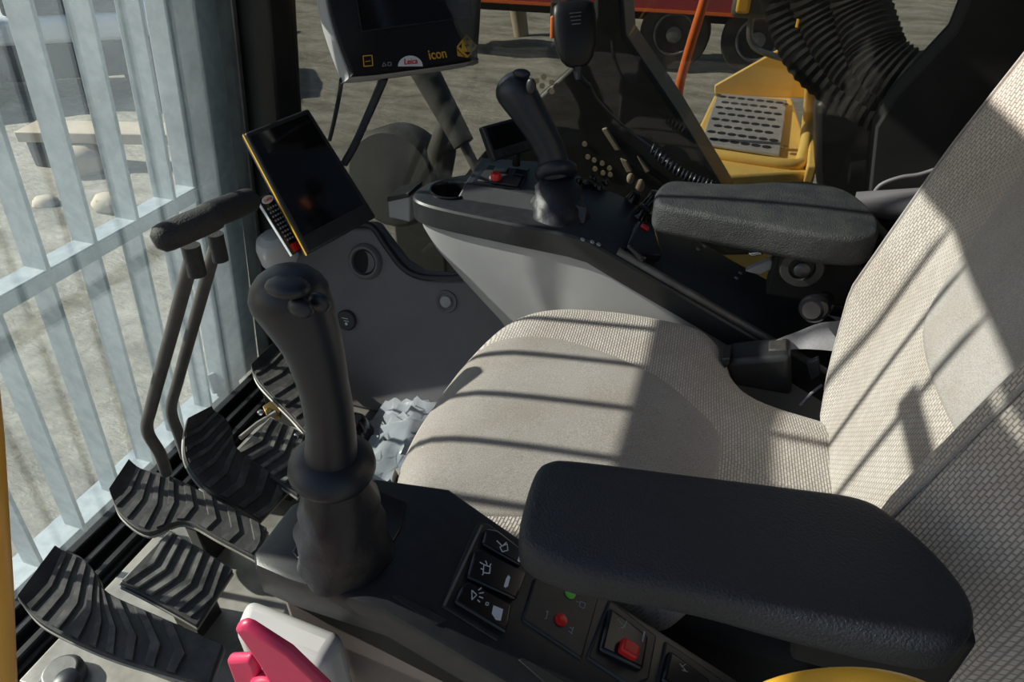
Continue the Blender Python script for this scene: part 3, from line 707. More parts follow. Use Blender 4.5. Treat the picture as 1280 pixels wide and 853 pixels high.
p = ls(700, 776, .002); MB().lathe(p, LN, [(.0068, 0), (.0068, .0035), (.004, .005)], 20).build('lamp', 'red', lc, label='red indicator dot')
sym(lc, 'symbol', [[(683, 765), (685, 764), (683, 773), (681, 774)]], 'dim_print', 1.2, .0036)
sym(lc, 'symbol', [closed((726, 752), (732, 755), (730, 761), (724, 758)), [(720, 752), (725, 754)]], 'dim_print', 1.2, .0036)
sym(lc, 'symbol', [[(712, 784), (717, 788)], [(711, 789), (716, 793)], [(717, 784), (714, 793)]], 'dim_print', 1.2, .0036)
rk4 = plate('rocker_switch', 'black_gloss', ((763, 758), (812, 795), (805, 838), (750, 812)), .010, .009, bevel=.004)
mb = MB(); mb.box(ls(786, 812, .015), (.020, .016, .012), Matrix.Rotation(R(25), 3, 'Y')); mb.build('lock_slider', 'red', rk4, bevel=.003, label='red sliding lock tab')
sym(rk4, 'symbol', [[(772, 774), (780, 784), (774, 786)], [(777, 790), (784, 776)]], 'dim_print', 1.2, .0106)
mb = MB(); mb.prism([ls(804+dx, 796+dy, .0106) for dx, dy in ((1, -7), (3, -6), (0, 7), (-2, 6))], -LN*.0006); mb.build('indicator', 'dim_print', rk4, smooth=0)
rk5 = plate('rocker_switch', 'black_gloss', ((838, 812), (890, 850), (880, 890), (828, 850)), .010, .009, bevel=.004)
sym(rk5, 'symbol', [[(850, 830), (857, 838), (853, 838), (860, 840)], [(852, 834), (858, 830)]], 'dim_print', 1.2, .0106)
for pts in (((490, 745), (498, 742), (560, 775), (545, 782)), ((648, 825), (655, 822), (720, 860), (700, 870))):
    plate('blank_cover', 'dusty_black', pts, .001, .002, bevel=.0008)
# pale box under the console nose
g = MB().prism([pz(308, 742, .565), pz(288, 790, .565), pz(402, 838, .565), pz(432, 790, .565)], (0, 0, -.13))
tag(g.build('junction_box', 'pale_grey', bevel=.014, seg=4), 'pale sunlit plastic box under the nose of the near console', 'box')
# red-pink lever with wings
pk = thing('lock_lever', 'pink red winged knob in front of the pale box at the bottom', 'knob', tuple(py(335, 850, .22)))
h = py(345, 872, .22)
MB().lathe(h+V((0, .02, -.004)), (0, -1, .55), [(.022, 0), (.022, .03), (.018, .036)], 28).build('hub', 'pink_red', pk, bevel=.002)
for pts, yy in ((((291, 788), (299, 784), (310, 788), (360, 820), (412, 870), (350, 880), (322, 832)), .215), (((281, 827), (310, 826), (318, 836), (330, 880), (305, 880), (292, 856)), .22)):
    MB().prism([py(u, v, yy) for u, v in pts], V((.001, .009, .003))).build('wing', 'pink_red', pk, bevel=.004, seg=3)

# ------------------------------------------------------------------ operator's seat
YC = .75
st = thing('operator_seat', 'light grey woven fabric operator seat striped by bar shadows', 'seat', (0, YC, 0))
out = [(-.315, .485), (-.36, .56), (-.388, .66), (-.39, .76), (-.378, .86), (-.34, .955), (-.265, 1.015), (-.16, 1.042), (-.06, 1.045), (.012, 1.03), (.052, .985), (.07, .93), (.11, .892), (.2, .88), (.3, .875), (.34, .75), (.3, .62), (.2, .615), (.11, .6), (.06, .55), (.02, .50), (-.06, .487), (-.2, .487), (-.28, .487)]
def seat_lift(x, y):
    z = .012*min(1, ((y-YC)/.26)**2)            # bolsters rise at the sides
    z -= .9*max(0, -.27-x)**2*3                 # front rolls down
    z -= .06*max(0, x-.0)
    return z
uvp = lambda p, n: ((p.x, p.y) if abs(n.z) > .5 else ((p.y, p.z) if abs(n.x) > abs(n.y) else (p.x, p.z)))
uvq = lambda p, n: (p.x+p.z*.5, p.y+p.z*.4)
mb = pad(MB(), out, .535, .40, .05, .03, crown=.008, zf=seat_lift, steps=7)
mb.build('cushion', 'knit', st, smooth=80, uvf=lambda p, n: (p.y, p.x-p.z*.7))
# smooth insert panel, following the cushion and a hair above it
ins = smooth_closed([(-.362, .56), (-.375, .66), (-.375, .78), (-.345, .868), (-.247, .905), (-.148, .894), (-.06, .862), (.003, .818), (.05, .768), (.062, .72), (.05, .655), (-.01, .60), (-.1, .55), (-.18, .52), (-.29, .505)], 6)
from mathutils.bvhtree import BVHTree
tree = BVHTree.FromPolygons([tuple(p) for p in mb.v], mb.f)
cI = V((-.16, .71, 0)); rg = []
for f in (1.0, .985, .96, .9, .8, .65, .5, .3, .1, .01):
    rg_ = []
    for p in ins:
        q = cI+(p-cI)*f; hit = tree.ray_cast(V((q.x, q.y, 2)), V((0, 0, -1)))[0]
        z = hit.z if hit else .5
        lift = -.004 if f == 1.0 else (.0006 if f == .985 else .0022)
        rg_.append(V((q.x, q.y, z+lift)))
    rg.append(rg_)
MB().loft(rg, cap0=False).build('cushion_insert', 'smooth_cloth', st, smooth=60)
# backrest
def bx_(z): return .208+.26*(z-.54)+.06*max(0, z-.9)
def halfw(t):
    return .13+.165*min(1, (t/.24))**.5 if t < .24 else .295-.05*max(0, (t-.75)/.25)**2
NS, NT, H = 36, 34, .66
front = []
for i in range(NT+1):
    t = i/NT; z = .48+(H+.035)*t; row = []
    for j in range(NS+1):
        s = j/NS*2-1; hw = halfw(max(0, (z-.515)/H)) if s > 0 else halfw(.3)
        q_ = min(1, max(0, (abs(s)-.5)/.24)); bol = .042*q_*q_*(3-2*q_)*min(1, t*3.5)
        rnd = .10*max(0, (abs(s)-.76)/.24)**1.7
        x = bx_(z)-bol+rnd-.012*math.sin(math.pi*min(1, t*1.2))*(1-abs(s))
        if abs(abs(s)-.78) < .015: x += .003
        if t < .06: x += .03*(1-t/.06)**2
        row.append(V((x, YC+s*hw, z)))
    front.append(row)
mb = MB(); rows = []
for row in front:
    back = [V((p.x+(.14 if 2 < k < NS-2 else .10), YC+(p.y-YC)*.96, p.z)) for k, p in enumerate(row)]
    rows.append(row+list(reversed(back)))
mb.loft(rows); bk = mb.build('backrest', 'knit', st, smooth=80, uvf=lambda p, n: (p.z*1.0, p.y-p.x*.6))
treeb = BVHTree.FromPolygons([tuple(p) for p in mb.v], mb.f)
bi = smooth_closed([(.745, .585), (.735, .67), (.738, .75), (.757, .805), (.84, .835), (1.0, .86), (1.1, .85), (1.14, .75), (1.1, .64), (1.0, .60), (.86, .585), (.77, .565)], 6)   # (z, y)
cI = V((.95, .71, 0)); rg = []
for f in (1.0, .985, .96, .9, .8, .65, .5, .3, .1, .01):
    r_ = []
    for p in bi:
        q = cI+(p-cI)*f; hit = treeb.ray_cast(V((-1, q.y, q.x)), V((1, 0, 0)))[0]; x = hit.x if hit else .3
        r_.append(V((x-(-.004 if f == 1.0 else (.0006 if f == .985 else .0022)), q.y, q.x)))
    rg.append(r_)
MB().loft(rg, cap0=False).build('backrest_insert', 'back_cloth', st, smooth=60)
for s_ in (-1, 1):
    pts = [V((front[i][4 if s_ < 0 else NS-4].x-.0015, front[i][4 if s_ < 0 else NS-4].y, front[i][4].z)) for i in range(3, NT-1)]
    MB().tube(pts, .0022, 6).build('seam_piping', 'back_cloth', st)
MB().box((-.02, YC, .33), (.46, .42, .14)).build('seat_base', 'matte_dark', st, bevel=.02)
MB().box((-.02, YC, .13), (.4, .36, .26)).build('suspension', 'matte_dark', st, bevel=.02)
# armrests
a_out = [(-.100, .338), (-.114, .36), (-.120, .42), (-.112, .442), (-.085, .452), (.02, .468), (.10, .48), (.16, .487), (.19, .472), (.222, .435), (.236, .40), (.228, .37), (.20, .350), (.12, .343), (.04, .342), (-.02, .335), (-.06, .331)]
ar = pad(MB(), a_out, .742, .700, .012, .014, crown=.002).build('armrest', 'armrest_skin', st, smooth=80, label='wide dark blue-black armrest nearest the door')
MB().box((.19, .415, .66), (.12, .05, .09)).build('bracket', 'matte_dark', ar, bevel=.006)
f_out = [(-.108, 1.06), (-.112, 1.11), (-.095, 1.155), (-.04, 1.165), (.02, 1.18), (.09, 1.215), (.15, 1.225), (.198, 1.20), (.228, 1.13), (.232, 1.07), (.215, 1.03), (.15, 1.015), (.05, 1.025), (-.04, 1.035), (-.09, 1.043)]
ar = pad(MB(), f_out, .742, .688, .010, .014, crown=.005).build('armrest', 'armrest_skin_dusty', st, smooth=80, label='dusty grey-black armrest on the far side')
MB().box((.16, 1.1, .64), (.13, .05, .1)).build('bracket', 'matte_dark', ar, bevel=.006)
c = py(1002, 342, 1.02)
MB().lathe(c+V((0, .05, 0)), (0, -1, .1), [(.034, 0), (.034, .035), (.031, .042), (.02, .042), (.018, .034), (.004, .034)], 36).build('adjuster_dial', 'dusty_black', ar)
MB().lathe(c+V((0, .008, .003)), (0, -1, .1), [(.012, 0), (.012, .004), (.009, .006)], 20).build('dial_cap', 'black_plastic', ar)
c = py(1010, 388, .98)
kn = MB().lathe(c+V((.03, .06, -.01)), (-.35, -.9, .2), [(.014, 0), (.014, .035), (.021, .045), (.022, .066), (.018, .072), (.014, .072)], 28).build('adjuster_knob', 'black_gloss', st)
MB().lathe(c+V((.03, .06, -.01))+V((-.35, -.9, .2)).normalized()*.0725, (-.35, -.9, .2), [(.014, 0), (.0135, .003)], 24).build('knob_cap', 'chrome', kn, label='chrome knob cap')
# levers under far armrest
t = thing('armrest_lever', 'small dark lever with bright tip under the far armrest', 'lever', tuple(py(945, 325, 1.1)))
MB().prism([py(933, 308, 1.08), py(955, 306, 1.08), py(962, 316, 1.08), py(940, 322, 1.08)], (0, .03, 0)).build('lever_arm', 'black_gloss', t, bevel=.004)
MB().prism([py(935, 317, 1.075), py(950, 314, 1.075), py(954, 319, 1.075), py(938, 322, 1.075)], (0, .01, 0)).build('lever_tip', 'chrome', t, bevel=.002)
MB().prism([py(930, 340, 1.09), py(965, 325, 1.09), py(970, 336, 1.09), py(950, 345, 1.09)], (0, .02, 0)).build('lever_foot', 'belt_grey', t, bevel=.004)

# seat belt and its buckle box
bb = thing('seat_belt_reel', 'dark grey seat belt reel box beside the far rear of the cushion', 'seat belt reel', tuple(py(945, 480, .95)))
a, b_, c_, d_ = py(908, 452, .945), py(988, 445, .945), py(990, 497, .945), py(915, 484, .945)
mbx = MB().prism([a, b_, c_, d_], V((.0, .06, .0)))
mbx.build('case', 'black_plastic', bb, bevel=.01, seg=4)
MB().prism([py(902, 450, .935), py(912, 447, .935), py(912, 456, .935), py(905, 462, .935)], V((0, .04, 0))).build('catch', 'black_plastic', bb, bevel=.002)
MB().prism([py(960, 438, .96), py(984, 437, .96), py(986, 447, .96), py(962, 450, .96)], V((0, .03, 0))).build('slot', 'dusty_black', bb, bevel=.003)
sb = MB(); pth = [(948, 452, .965), (955, 442, .975), (970, 434, .985), (995, 428, 1.0), (1020, 424, 1.0), (1050, 424, 1.0)]
wd = [(4, 3), (8, 4), (8, 5), (12, 6), (16, 8), (20, 10)]
top_ = []; bot_ = []
P = smooth_open([py(u, v, y) for u, v, y in pth], 5)
W0 = [.004, .008, .010, .015, .022, .026]
for i, p in enumerate(P):
    k = i/5; k0 = min(int(k), 4); w_ = W0[k0]+(W0[k0+1]-W0[k0])*(k-k0)
    top_.append(p+V((0, w_*.5, w_))); bot_.append(p-V((0, w_*.5, w_*.6)))
sb.loft([[a_, b_, b_+V((.0, .0012, -.001)), a_+V((0, .0012, .001))] for a_, b_ in zip(top_, bot_)])
tag(sb.build('seat_belt', 'belt_grey'), 'pale grey seat belt webbing looping from the reel behind the backrest', 'seat belt')
bu = thing('belt_anchor', 'small metal belt anchor and cable between cushion and backrest', 'anchor', tuple(py(1015, 460, 1.0)))
MB().prism([py(1008, 455, 1.0), py(1024, 448, 1.0), py(1026, 470, 1.0), py(1014, 476, 1.0)], V((0, .01, 0))).build('plate', 'steel_dusty', bu, bevel=.002)
MB().tube([py(1000, 508, .93), py(1014, 492, .95), py(1027, 482, .97)], .0025, 8).build('cable', 'belt_grey', bu)
# pale side trim behind far armrest
g = MB().tube([V((.22, 1.255, .70)), V((.34, 1.25, .715)), V((.5, 1.24, .72)), V((.7, 1.235, .72))], [.02, .032, .04, .04], 16)
struct(g.build('trim_8', 'panel_grey'))
g = MB().tube(smooth_open([py(1088, 250, 1.27), py(1100, 232, 1.27), py(1125, 222, 1.27), py(1150, 218, 1.27), py(1180, 208, 1.27)], 5), .0035, 10)
tag(g.build('grab_strap', 'panel_grey'), 'thin pale curved strap on the dark rear quarter beside the backrest', 'strap')

# ------------------------------------------------------------------ tablet, monitor, small display, handset
tn = V((.77, -.27, .55)).normalized(); tp0 = V((-.80, 1.06, .7))
tq = [pp(u, v, tp0, tn) for u, v in ((306, 166), (386, 135), (471, 271), (386, 318))]
tb = thing('rugged_tablet', 'black rugged tablet with yellow side stripe mounted by the front pillar', 'tablet', tuple(tq[3]))
mb = MB(); nb = slab(mb, tq, .022); mb.build('case', 'black_plastic', tb, bevel=.005, seg=3)
mb = MB(); patch(mb, tq, .04, .04, .93, .86, .0006, .001); mb.build('screen', 'screen_glass', tb)
mb = MB(); mb.prism([tq[0]-nb*(-.006)+nb*0, tq[3]+nb*.006, tq[3]+nb*.011, tq[0]+nb*.011], (tq[0]-tq[1]).normalized()*.0012); mb.build('side_stripe', 'amber', tb, label='thin yellow stripe')
kq = [pp(u, v, tp0-tn*.03, tn) for u, v in ((322, 248), (339, 239), (384, 309), (366, 319))]
kp = MB(); nk = slab(kp, kq, .012); kp = kp.build('keypad', 'black_gloss', tb, bevel=.003)
e_ = kq[3]-kq[0]; x_ = kq[1]-kq[0]
mb = MB(); mb.prism([kq[0]-x_*.06, kq[0]-x_*.02, kq[3]-x_*.02, kq[3]-x_*.06], nk*.008); mb.build('edge', 'white_print', kp)
mb = MB(); mb.prism([on_quad(kq, .5+.4*math.cos(a), .085+.06*math.sin(a), .0006) for a in [k*math.pi/8 for k in range(16)]], nk*.0006); mb.build('badge', 'white_print', kp, smooth=0)
text('badge_text', 'Leica', on_quad(kq, .5, .085, .0012), x_, -e_, .0085, 'red', kp, shear=.2)
mb = MB()
for r_ in range(9):
    for c_ in range(4):
        s0, t0 = .16+c_*.18, .2+r_*.068; q = [on_quad(kq, s0+dx, t0+dy, .001) for dx, dy in ((0, 0), (.1, 0), (.1, .03), (0, .03))]; mb.prism(q, nk*.001)
mb.build('keys', 'dim_print', kp, smooth=0)
mb = MB(); patch(mb, kq, .15, .84, .85, .97, .0015, .0015); mb.build('key', 'red', kp, bevel=.0005, label='red key')
# arm that carries the tablet
MB().tube([tq[1]*.5+tq[3]*.5+nb*.02, V((-.93, 1.2, .62)), V((-1.02, 1.26, .58))], .012, 12).build('mount_arm', 'dark_paint', tb)

mn_ = V((.72, -.42, .36)).normalized(); mp0 = V((-.64, 1.17, .90))
mq = [pp(u, v, mp0, mn_) for u, v in ((404, -70), (606, -92), (600, 74), (437, 96))]
mo = thing('monitor', 'black machine control monitor with orange markings hanging at the top', 'monitor', tuple((mq[2]+mq[3])/2))
ol = smooth_closed([on_quad(mq, s, t_) for s, t_ in ((.03, 0), (.5, -.01), (.97, 0), (1, .04), (1.0, .5), (.985, .95), (.955, 1), (.5, 1.01), (.06, 1.0), (.015, .94), (-.03, .5), (0, .04))], 5)
mb = MB(); nm = -mn_
cM = sum(ol, V())/len(ol)
mb.loft([[p+nm*.045 for p in [cM+(q-cM)*.9 for q in ol]], [p+nm*.04 for p in ol], [p+nm*.004 for p in ol], [cM+(p-cM)*.975 for p in ol]]); mb.build('housing', 'monitor_black', mo, smooth=50)
mb = MB(); mb.loft([[cM+(p-cM)*1.02+nm*.008 for p in ol], [cM+(p-cM)*1.04+nm*.014 for p in ol], [cM+(p-cM)*1.04+nm*.036 for p in ol], [cM+(p-cM)*1.0+nm*.04 for p in ol]]); mb.build('side_band', 'grey_plastic', mo, smooth=50)
mb = MB(); q = patch(mb, mq, .13, .04, .905, .665, .0015, .001); mb.build('screen', 'screen_glass', mo)
mb = MB(); patch(mb, mq, .125, .03, .91, .04, .003, .004); patch(mb, mq, .125, .665, .91, .675, .003, .004); patch(mb, mq, .12, .03, .13, .675, .003, .004); patch(mb, mq, .905, .03, .915, .675, .003, .004); mb.build('screen_frame', 'black_plastic', mo)
ex = (mq[2]-mq[3]).normalized(); ey = (mq[0]-mq[3]).normalized()
def MQ(u, v, l=.001): return pp(u, v, mp0+mn_*l, mn_)
mb = MB()
def stroke(mb, pts, w_, n_, l=.001, fn=MQ):
    for a, b2 in zip(pts[:-1], pts[1:]):
        A, B = fn(*a, l), fn(*b2, l); d = (B-A).normalized(); s_ = d.cross(n_)*w_; mb.prism([A-s_, B-s_, B+s_, A+s_], -n_*.0006)
stroke(mb, closed((454, 70), (465, 69), (466, 82), (455, 83)), .0008, mn_); stroke(mb, [(457, 77), (463, 76)], .0006, mn_); mb.build('marking', 'amber', mo, smooth=0)
mb = MB(); stroke(mb, closed((478, 83), (480, 78), (483, 82)), .0005, mn_); stroke(mb, closed((485, 78), (489, 78), (489, 82), (485, 82)), .0005, mn_); mb.build('marking', 'dim_print', mo, smooth=0)
mb = MB(); mb.prism([MQ(u, v, .0012) for u, v in [(513-15.5*math.cos(a), 83-a*0-13.5*math.sin(a)-(2 if 0 else 0)) for a in [math.pi*k/16 for k in range(17)]]], -mn_*.0006); mb.build('badge', 'white_print', mo, smooth=0)
text('badge_text', 'Leica', MQ(513, 77, .002), MQ(528, 75)-MQ(500, 77), MQ(513, 70)-MQ(513, 80), .0145, 'red', mo, shear=.25)
text('label_text', 'icon', MQ(547, 68, .0015), MQ(560, 67)-MQ(535, 70), MQ(547, 60)-MQ(547, 70), .025, 'amber', mo)
mb = MB(); mb.prism([MQ(u, v, .0012) for u, v in ((583, 43), (597, 57), (585, 72), (572, 70), (571, 58))], -mn_*.0006); mb.build('direction_pad', 'amber', mo, smooth=0)
mb = MB()
for tri in (((584, 46), (588, 50), (580, 50)), ((594, 57), (591, 53), (590, 60)), ((585, 69), (580, 65), (589, 65)), ((574, 58), (577, 54), (577, 61))): mb.prism([MQ(u, v, .002) for u, v in tri], -mn_*.0004)
stroke(mb, [(581, 57), (587, 56)], .0009, mn_, .002); stroke(mb, [(584, 53), (584, 60)], .0009, mn_, .002); stroke(mb, [(572, 62), (581, 71)], .0007, mn_, .002); mb.build('marking', 'black_gloss', mo, smooth=0)
MB().tube([cM+nm*.04, cM+nm*.12+V((0, .02, .1)), V((-.7, WY, 1.3))], .014, 12).build('mount_arm', 'dark_paint', mo)
g = MB().tube(smooth_open([MQ(427, 100, -.03), py(424, 120, 1.2), py(418, 150, 1.21), py(412, 175, 1.22)], 5), .0045, 10)
tag(g.build('cable', 'black_rubber'), 'thin straight black cable from the monitor down behind the tablet', 'cable')
pts = smooth_open([MQ(480, 97, -.03), py(474, 112, 1.2), py(462, 140, 1.22), py(444, 180, 1.22), py(430, 205, 1.22)], 10)
L_ = []; rr = []
for i, p in enumerate(smooth_open(pts, 3)): L_.append(p); rr.append(.0085 if i % 2 else .0068)
tag(MB().tube(L_, rr, 12).build('cable', 'black_rubber'), 'thick corrugated black cable curving from the monitor to behind the tablet', 'cable')

sn_ = V((.75, -.5, .45)).normalized()
sq = [pp(u, v, (-.43, 1.24, .77), sn_) for u, v in ((603, 158), (648, 146), (668, 186), (618, 202))]
sd = thing('small_display', 'small black tilted display behind the far joystick', 'display', tuple((sq[2]+sq[3])/2))
mb = MB(); slab(mb, sq, .018); mb.build('case', 'black_plastic', sd, bevel=.004, seg=3)
mb = MB(); patch(mb, sq, .08, .08, .92, .7, .0005, .001); mb.build('screen', 'screen_glass', sd)
mb = MB()
for k in range(5): patch(mb, sq, .14+k*.16, .78, .24+k*.16, .9, .002, .002)
mb.build('keys', 'dusty_black', sd, smooth=0)
MB().tube([(sq[2]+sq[3])/2+V((0, .01, 0)), (sq[2]+sq[3])/2+V((.0, .01, -.025))], .008, 10).build('stand', 'dark_paint', sd)

# radio handset
hs = thing('radio_handset', 'black radio microphone handset with orange side key hanging on the window', 'handset', tuple(py(715, 82, 1.2)))
a0, a1 = py(716, 2, 1.22), py(722, 84, 1.19); axh = (a1-a0); 
fwd = V((.35, -.85, .3)).normalized(); sd_ = axh.cross(fwd).normalized(); fwd = sd_.cross(axh).normalized()
rings = []
for t_, wv, dv in ((0, .025, .010), (.06, .034, .015), (.2, .0365, .017), (.45, .037, .017), (.7, .034, .016), (.88, .027, .013), (.97, .018, .010), (1.0, .01, .008)):
    c = a0+axh*t_; rings.append([c+sd_*(wv*math.copysign(abs(math.cos(q_))**.55, math.cos(q_)))+fwd*(dv*math.copysign(abs(math.sin(q_))**.55, math.sin(q_))) for q_ in [2*math.pi*k/28 for k in range(28)]])
MB().loft(rings).build('body', 'monitor_black', hs, smooth=60)
mb = MB()
for k in range(4): mb.box(a0+axh*(.3+k*.06)+fwd*.0172, (.001, .001, .001)); 
mb = MB()
for k in range(4):
    c = a0+axh*(.2+k*.055)+fwd*.0172; w_ = .010-.001*k; mb.prism([c-sd_*w_-axh*.008, c+sd_*w_-axh*.008, c+sd_*w_+axh*.008, c-sd_*w_+axh*.008], fwd*.0008)
mb.build('speaker_slot', 'steel_dusty', hs, smooth=0)
mb = MB(); c = a0+axh*.35; 
sgn = -1 if (c-sd_*.03).dot(_R) < (c+sd_*.03).dot(_R) else 1
mb.box(c+sd_*(sgn*.0375), (.006, .01, .035)); mb.build('talk_key', 'orange', hs, bevel=.002, label='orange push to talk key')
MB().tube([a1-axh*.02, a1+axh*.15, py(736, 108, 1.22)], [.0085, .0065, .004], 12).build('cord_boot', 'black_rubber', hs)
cp = smooth_open([py(736, 104, 1.22), py(750, 128, 1.23), py(780, 158, 1.24), py(815, 185, 1.24)], 8)
hel = []; st_ = py(815, 185, 1.24); en_ = py(892, 232, 1.22); d = en_-st_; u_ = d.orthogonal().normalized(); q_ = d.normalized().cross(u_); turns = 16
for i in range(turns*12+1):
    t_ = i/(turns*12); a = 2*math.pi*turns*t_; hel.append(st_+d*t_+V((0, 0, -.012*math.sin(math.pi*t_)))+(u_*math.cos(a)+q_*math.sin(a))*.0075)
MB().tube(cp+hel, .0022, 6).build('cord', 'black_rubber', hs)
MB().box(a0+V((.0, .035, .01)), (.03, .04, .04)).build('clip', 'dark_paint', hs, bevel=.004)

# ------------------------------------------------------------------ door side: yellow rails close to the camera
g = MB().tube([py(0, 930, .1), py(-4, 860, .1), py(-17, 735, .1), py(-40, 550, .1), py(-80, 300, .1)], .010, 16)
tag(g.build('grab_rail', 'yellow_paint'), 'yellow grab rail at the left edge of the door opening', 'rail')
g = MB().tube(smooth_open([py(900, 930, .14), py(975, 888, .145), py(1060, 874, .15), py(1140, 888, .145), py(1210, 930, .14)], 6), .010, 16)
tag(g.build('door_handle_bar', 'yellow_paint'), 'bright yellow-orange curved handle at the bottom edge under the near armrest', 'handle')

# ------------------------------------------------------------------ OUTSIDE
# yellow step platform with perforated plate
ZD = .35
sp = thing('step_platform', 'yellow side deck of the machine carrying a perforated grey step plate', 'platform', tuple(pz(930, 200, ZD)))
q = [pz(u, v, ZD) for u, v in ((862, 222), (867, 172), (893, 118), (990, 122), (1020, 215))]
MB().prism(q, (0, 0, -.06)).build('deck', 'deck_yellow', sp, bevel=.01)
pl = [pz(u, v, ZD+.02) for u, v in ((876, 178), (897, 116), (984, 125), (975, 193))]
bm = bmesh.new()
mb = MB(); mb.prism(pl, (0, 0, -.012)); plo = mb.build('step_plate', 'steel_plate', sp, bevel=.004)
mb = MB()
for r_ in range(8):
    for c_ in range(7):
        s, t_ = .09+c_*.135+(.06 if r_ % 2 else 0), .08+r_*.12
        if s > .95: continue
        c = on_quad([pl[1], pl[2], pl[3], pl[0]], s, t_, 0); c = V((c.x, c.y, ZD+.02))
        mb.lathe(c, (0, 0, 1), [(.016, -.002), (.016, .0012)], 12)
mb.build('hole_pattern', 'matte_dark', plo, smooth=0)
# raised coaming behind the plate
c1, c2, c3 = pz(893, 118, ZD), pz(990, 122, ZD), pz(1000, 200, ZD)
wl = [c1, c1+V((0, 0, .02)), py(985, 60, c2.y), py(1020, 88, c2.y), V((c2.x+.08, c2.y, ZD))]
MB().prism([V((c1.x, c1.y, ZD)), py(893, 107, c1.y), py(973, 62, c2.y), py(988, 66, c2.y), py(1006, 90, c2.y), V((c2.x+.06, c2.y, ZD))], (0, .02, 0)).build('back_coaming', 'deck_yellow', sp, bevel=.006)
q = [pz(1018, 90, ZD+.12), pz(1004, 200, ZD+.03), pz(990, 218, ZD+.02), pz(870, 205, ZD+.02)]
MB().tube(smooth_open([pz(1016, 92, ZD+.3), pz(1010, 150, ZD+.1), pz(1003, 195, ZD+.02), pz(985, 206, ZD+.01), pz(872, 190, ZD+.01)], 5), .02, 10).build('edge_lip', 'deck_yellow', sp)
b0_, f0_ = V((c2.x+.06, c2.y, ZD-.03)), V((.235, 2.33, ZD-.03))
MB().prism([b0_, f0_, f0_+V((0, 0, .06)), f0_.lerp(b0_, .6)+V((0, 0, .13)), b0_+V((0, 0, .22))], (.03, 0, 0)).build('side_coaming', 'deck_yellow', sp, bevel=.006)
MB().prism([pz(855, 216, ZD-.03), pz(1018, 218, ZD-.03), pz(1018, 218, ZD-.03)+V((0, 0, -.5)), pz(855, 216, ZD-.03)+V((0, 0, -.5))], (0, -.02, 0)).build('side_skirt', 'deck_yellow', sp, bevel=.004)
for (u, v) in ((981, 185), (982, 132), (898, 120)):
    MB().lathe(pz(u, v, ZD+.02), (0, 0, 1), [(.012, 0), (.012, .006), (.007, .009)], 12).build('bolt', 'brass', sp)
# machine deck the platform stands on
md = MB(); md.prism([V((x, y, -.3)) for x, y in ((-1.2, 1.62), (1.9, 1.62), (1.9, 3.0), (.0, 3.0), (-.35, 2.5), (-1.0, 1.9))], (0, 0, -.3))
tag(md.build('machine_deck', 'matte_dark', bevel=.02), 'dark revolving deck of the machine outside the side window under the boom', 'machine deck')
# orange rod
g = MB().tube(smooth_open([py(892, -40, 2.5), py(879, 5, 2.5), py(862, 60, 2.5), py(850, 105, 2.5), py(847, 140, 2.5)], 5), .016, 12)
tag(g.build('orange_hose', 'orange'), 'bright orange upright hose beyond the side window', 'hose')
# boom foot, a solid stand-in for a dark reflection in the side window
bo = thing('boom', 'dark boom foot shape standing in for a reflection in the side window', 'boom', tuple(py(760, 230, 2.0)))
bp = [py(u, v, 1.9) for u, v in ((548, 262), (592, 205), (640, 150), (690, 105), (728, 70), (742, 20), (742, -80), (772, -80), (782, 45), (845, 138), (908, 243), (940, 320), (560, 330))]
MB().prism(bp, (0, .16, 0)).build('reflection_plate', 'boom_steel', bo, bevel=.012)
mb = MB()
for (u, v) in ((671, 101), (680, 96), (678, 107), (690, 103), (690, 114)): mb.lathe(py(u, v, 1.898), (0, -1, 0), [(.008, 0), (.008, .003)], 14)
for (u, v) in ((731, 180), (743, 200), (753, 204), (744, 211), (754, 216), (763, 218), (735, 196), (762, 210)): mb.lathe(py(u, v, 1.898), (0, -1, 0), [(.0075, 0), (.0075, .003)], 14)
mb.build('light_spot_pattern', 'timber', bo, smooth=0)  # pale discs painted in for bright spots of light on the plate
mb = MB()
for q in (((753, 160), (759, 159), (776, 186), (770, 187)), ((776, 197), (784, 200), (790, 213), (784, 214)), ((797, 194), (801, 197), (813, 212), (808, 215))): mb.prism([py(u, v, 1.897) for u, v in q], (0, -.012, 0))
mb.build('bracket_tab', 'timber', bo, bevel=.002)
for (u, v, r_) in ((788, 223, .011), (800, 232, .014)): MB().ell(py(u, v, 1.88), (r_, .01, r_*1.4)).build('pin', 'timber', bo)
# cylinder and disc added as solid stand-ins for side window reflections
hc = thing('reflection_cylinder', 'greenish grey slanting cylinder behind the monitor, standing in for a window reflection', 'cylinder', tuple(py(600, 215, 1.75)))
MB().tube([py(515, 60, 1.78), py(580, 180, 1.72)], [.042, .03], 20).build('reflection_barrel', 'machine_grey', hc)
MB().tube([py(580, 180, 1.72), py(597, 214, 1.7)], .014, 14).build('reflection_rod', 'steel_dusty', hc)
MB().ell(py(598, 214, 1.7), (.018, .014, .02)).build('eye', 'chrome', hc)
tk = thing('reflection_disc', 'dull grey disc left of the boom, standing in for a window reflection', 'cover', tuple(pz(520, 270, -.6)))  # grey disc shape added for a round reflection in the side window
cc = py(508, 215, 1.95)
MB().lathe(cc, (0, -1, .15), [(.16, 0), (.16, .1), (.145, .12), (.0, .13)], 40).build('shell', 'machine_grey', tk)
MB().tube([py(548, 250, 1.9), py(552, 190, 1.88), py(560, 150, 1.9)], [.03, .045, .03], 16).build('rib', 'machine_grey', tk)
MB().box(cc+V((0, .1, -.35)), (.2, .1, .6)).build('stand', 'machine_grey', tk, bevel=.01)
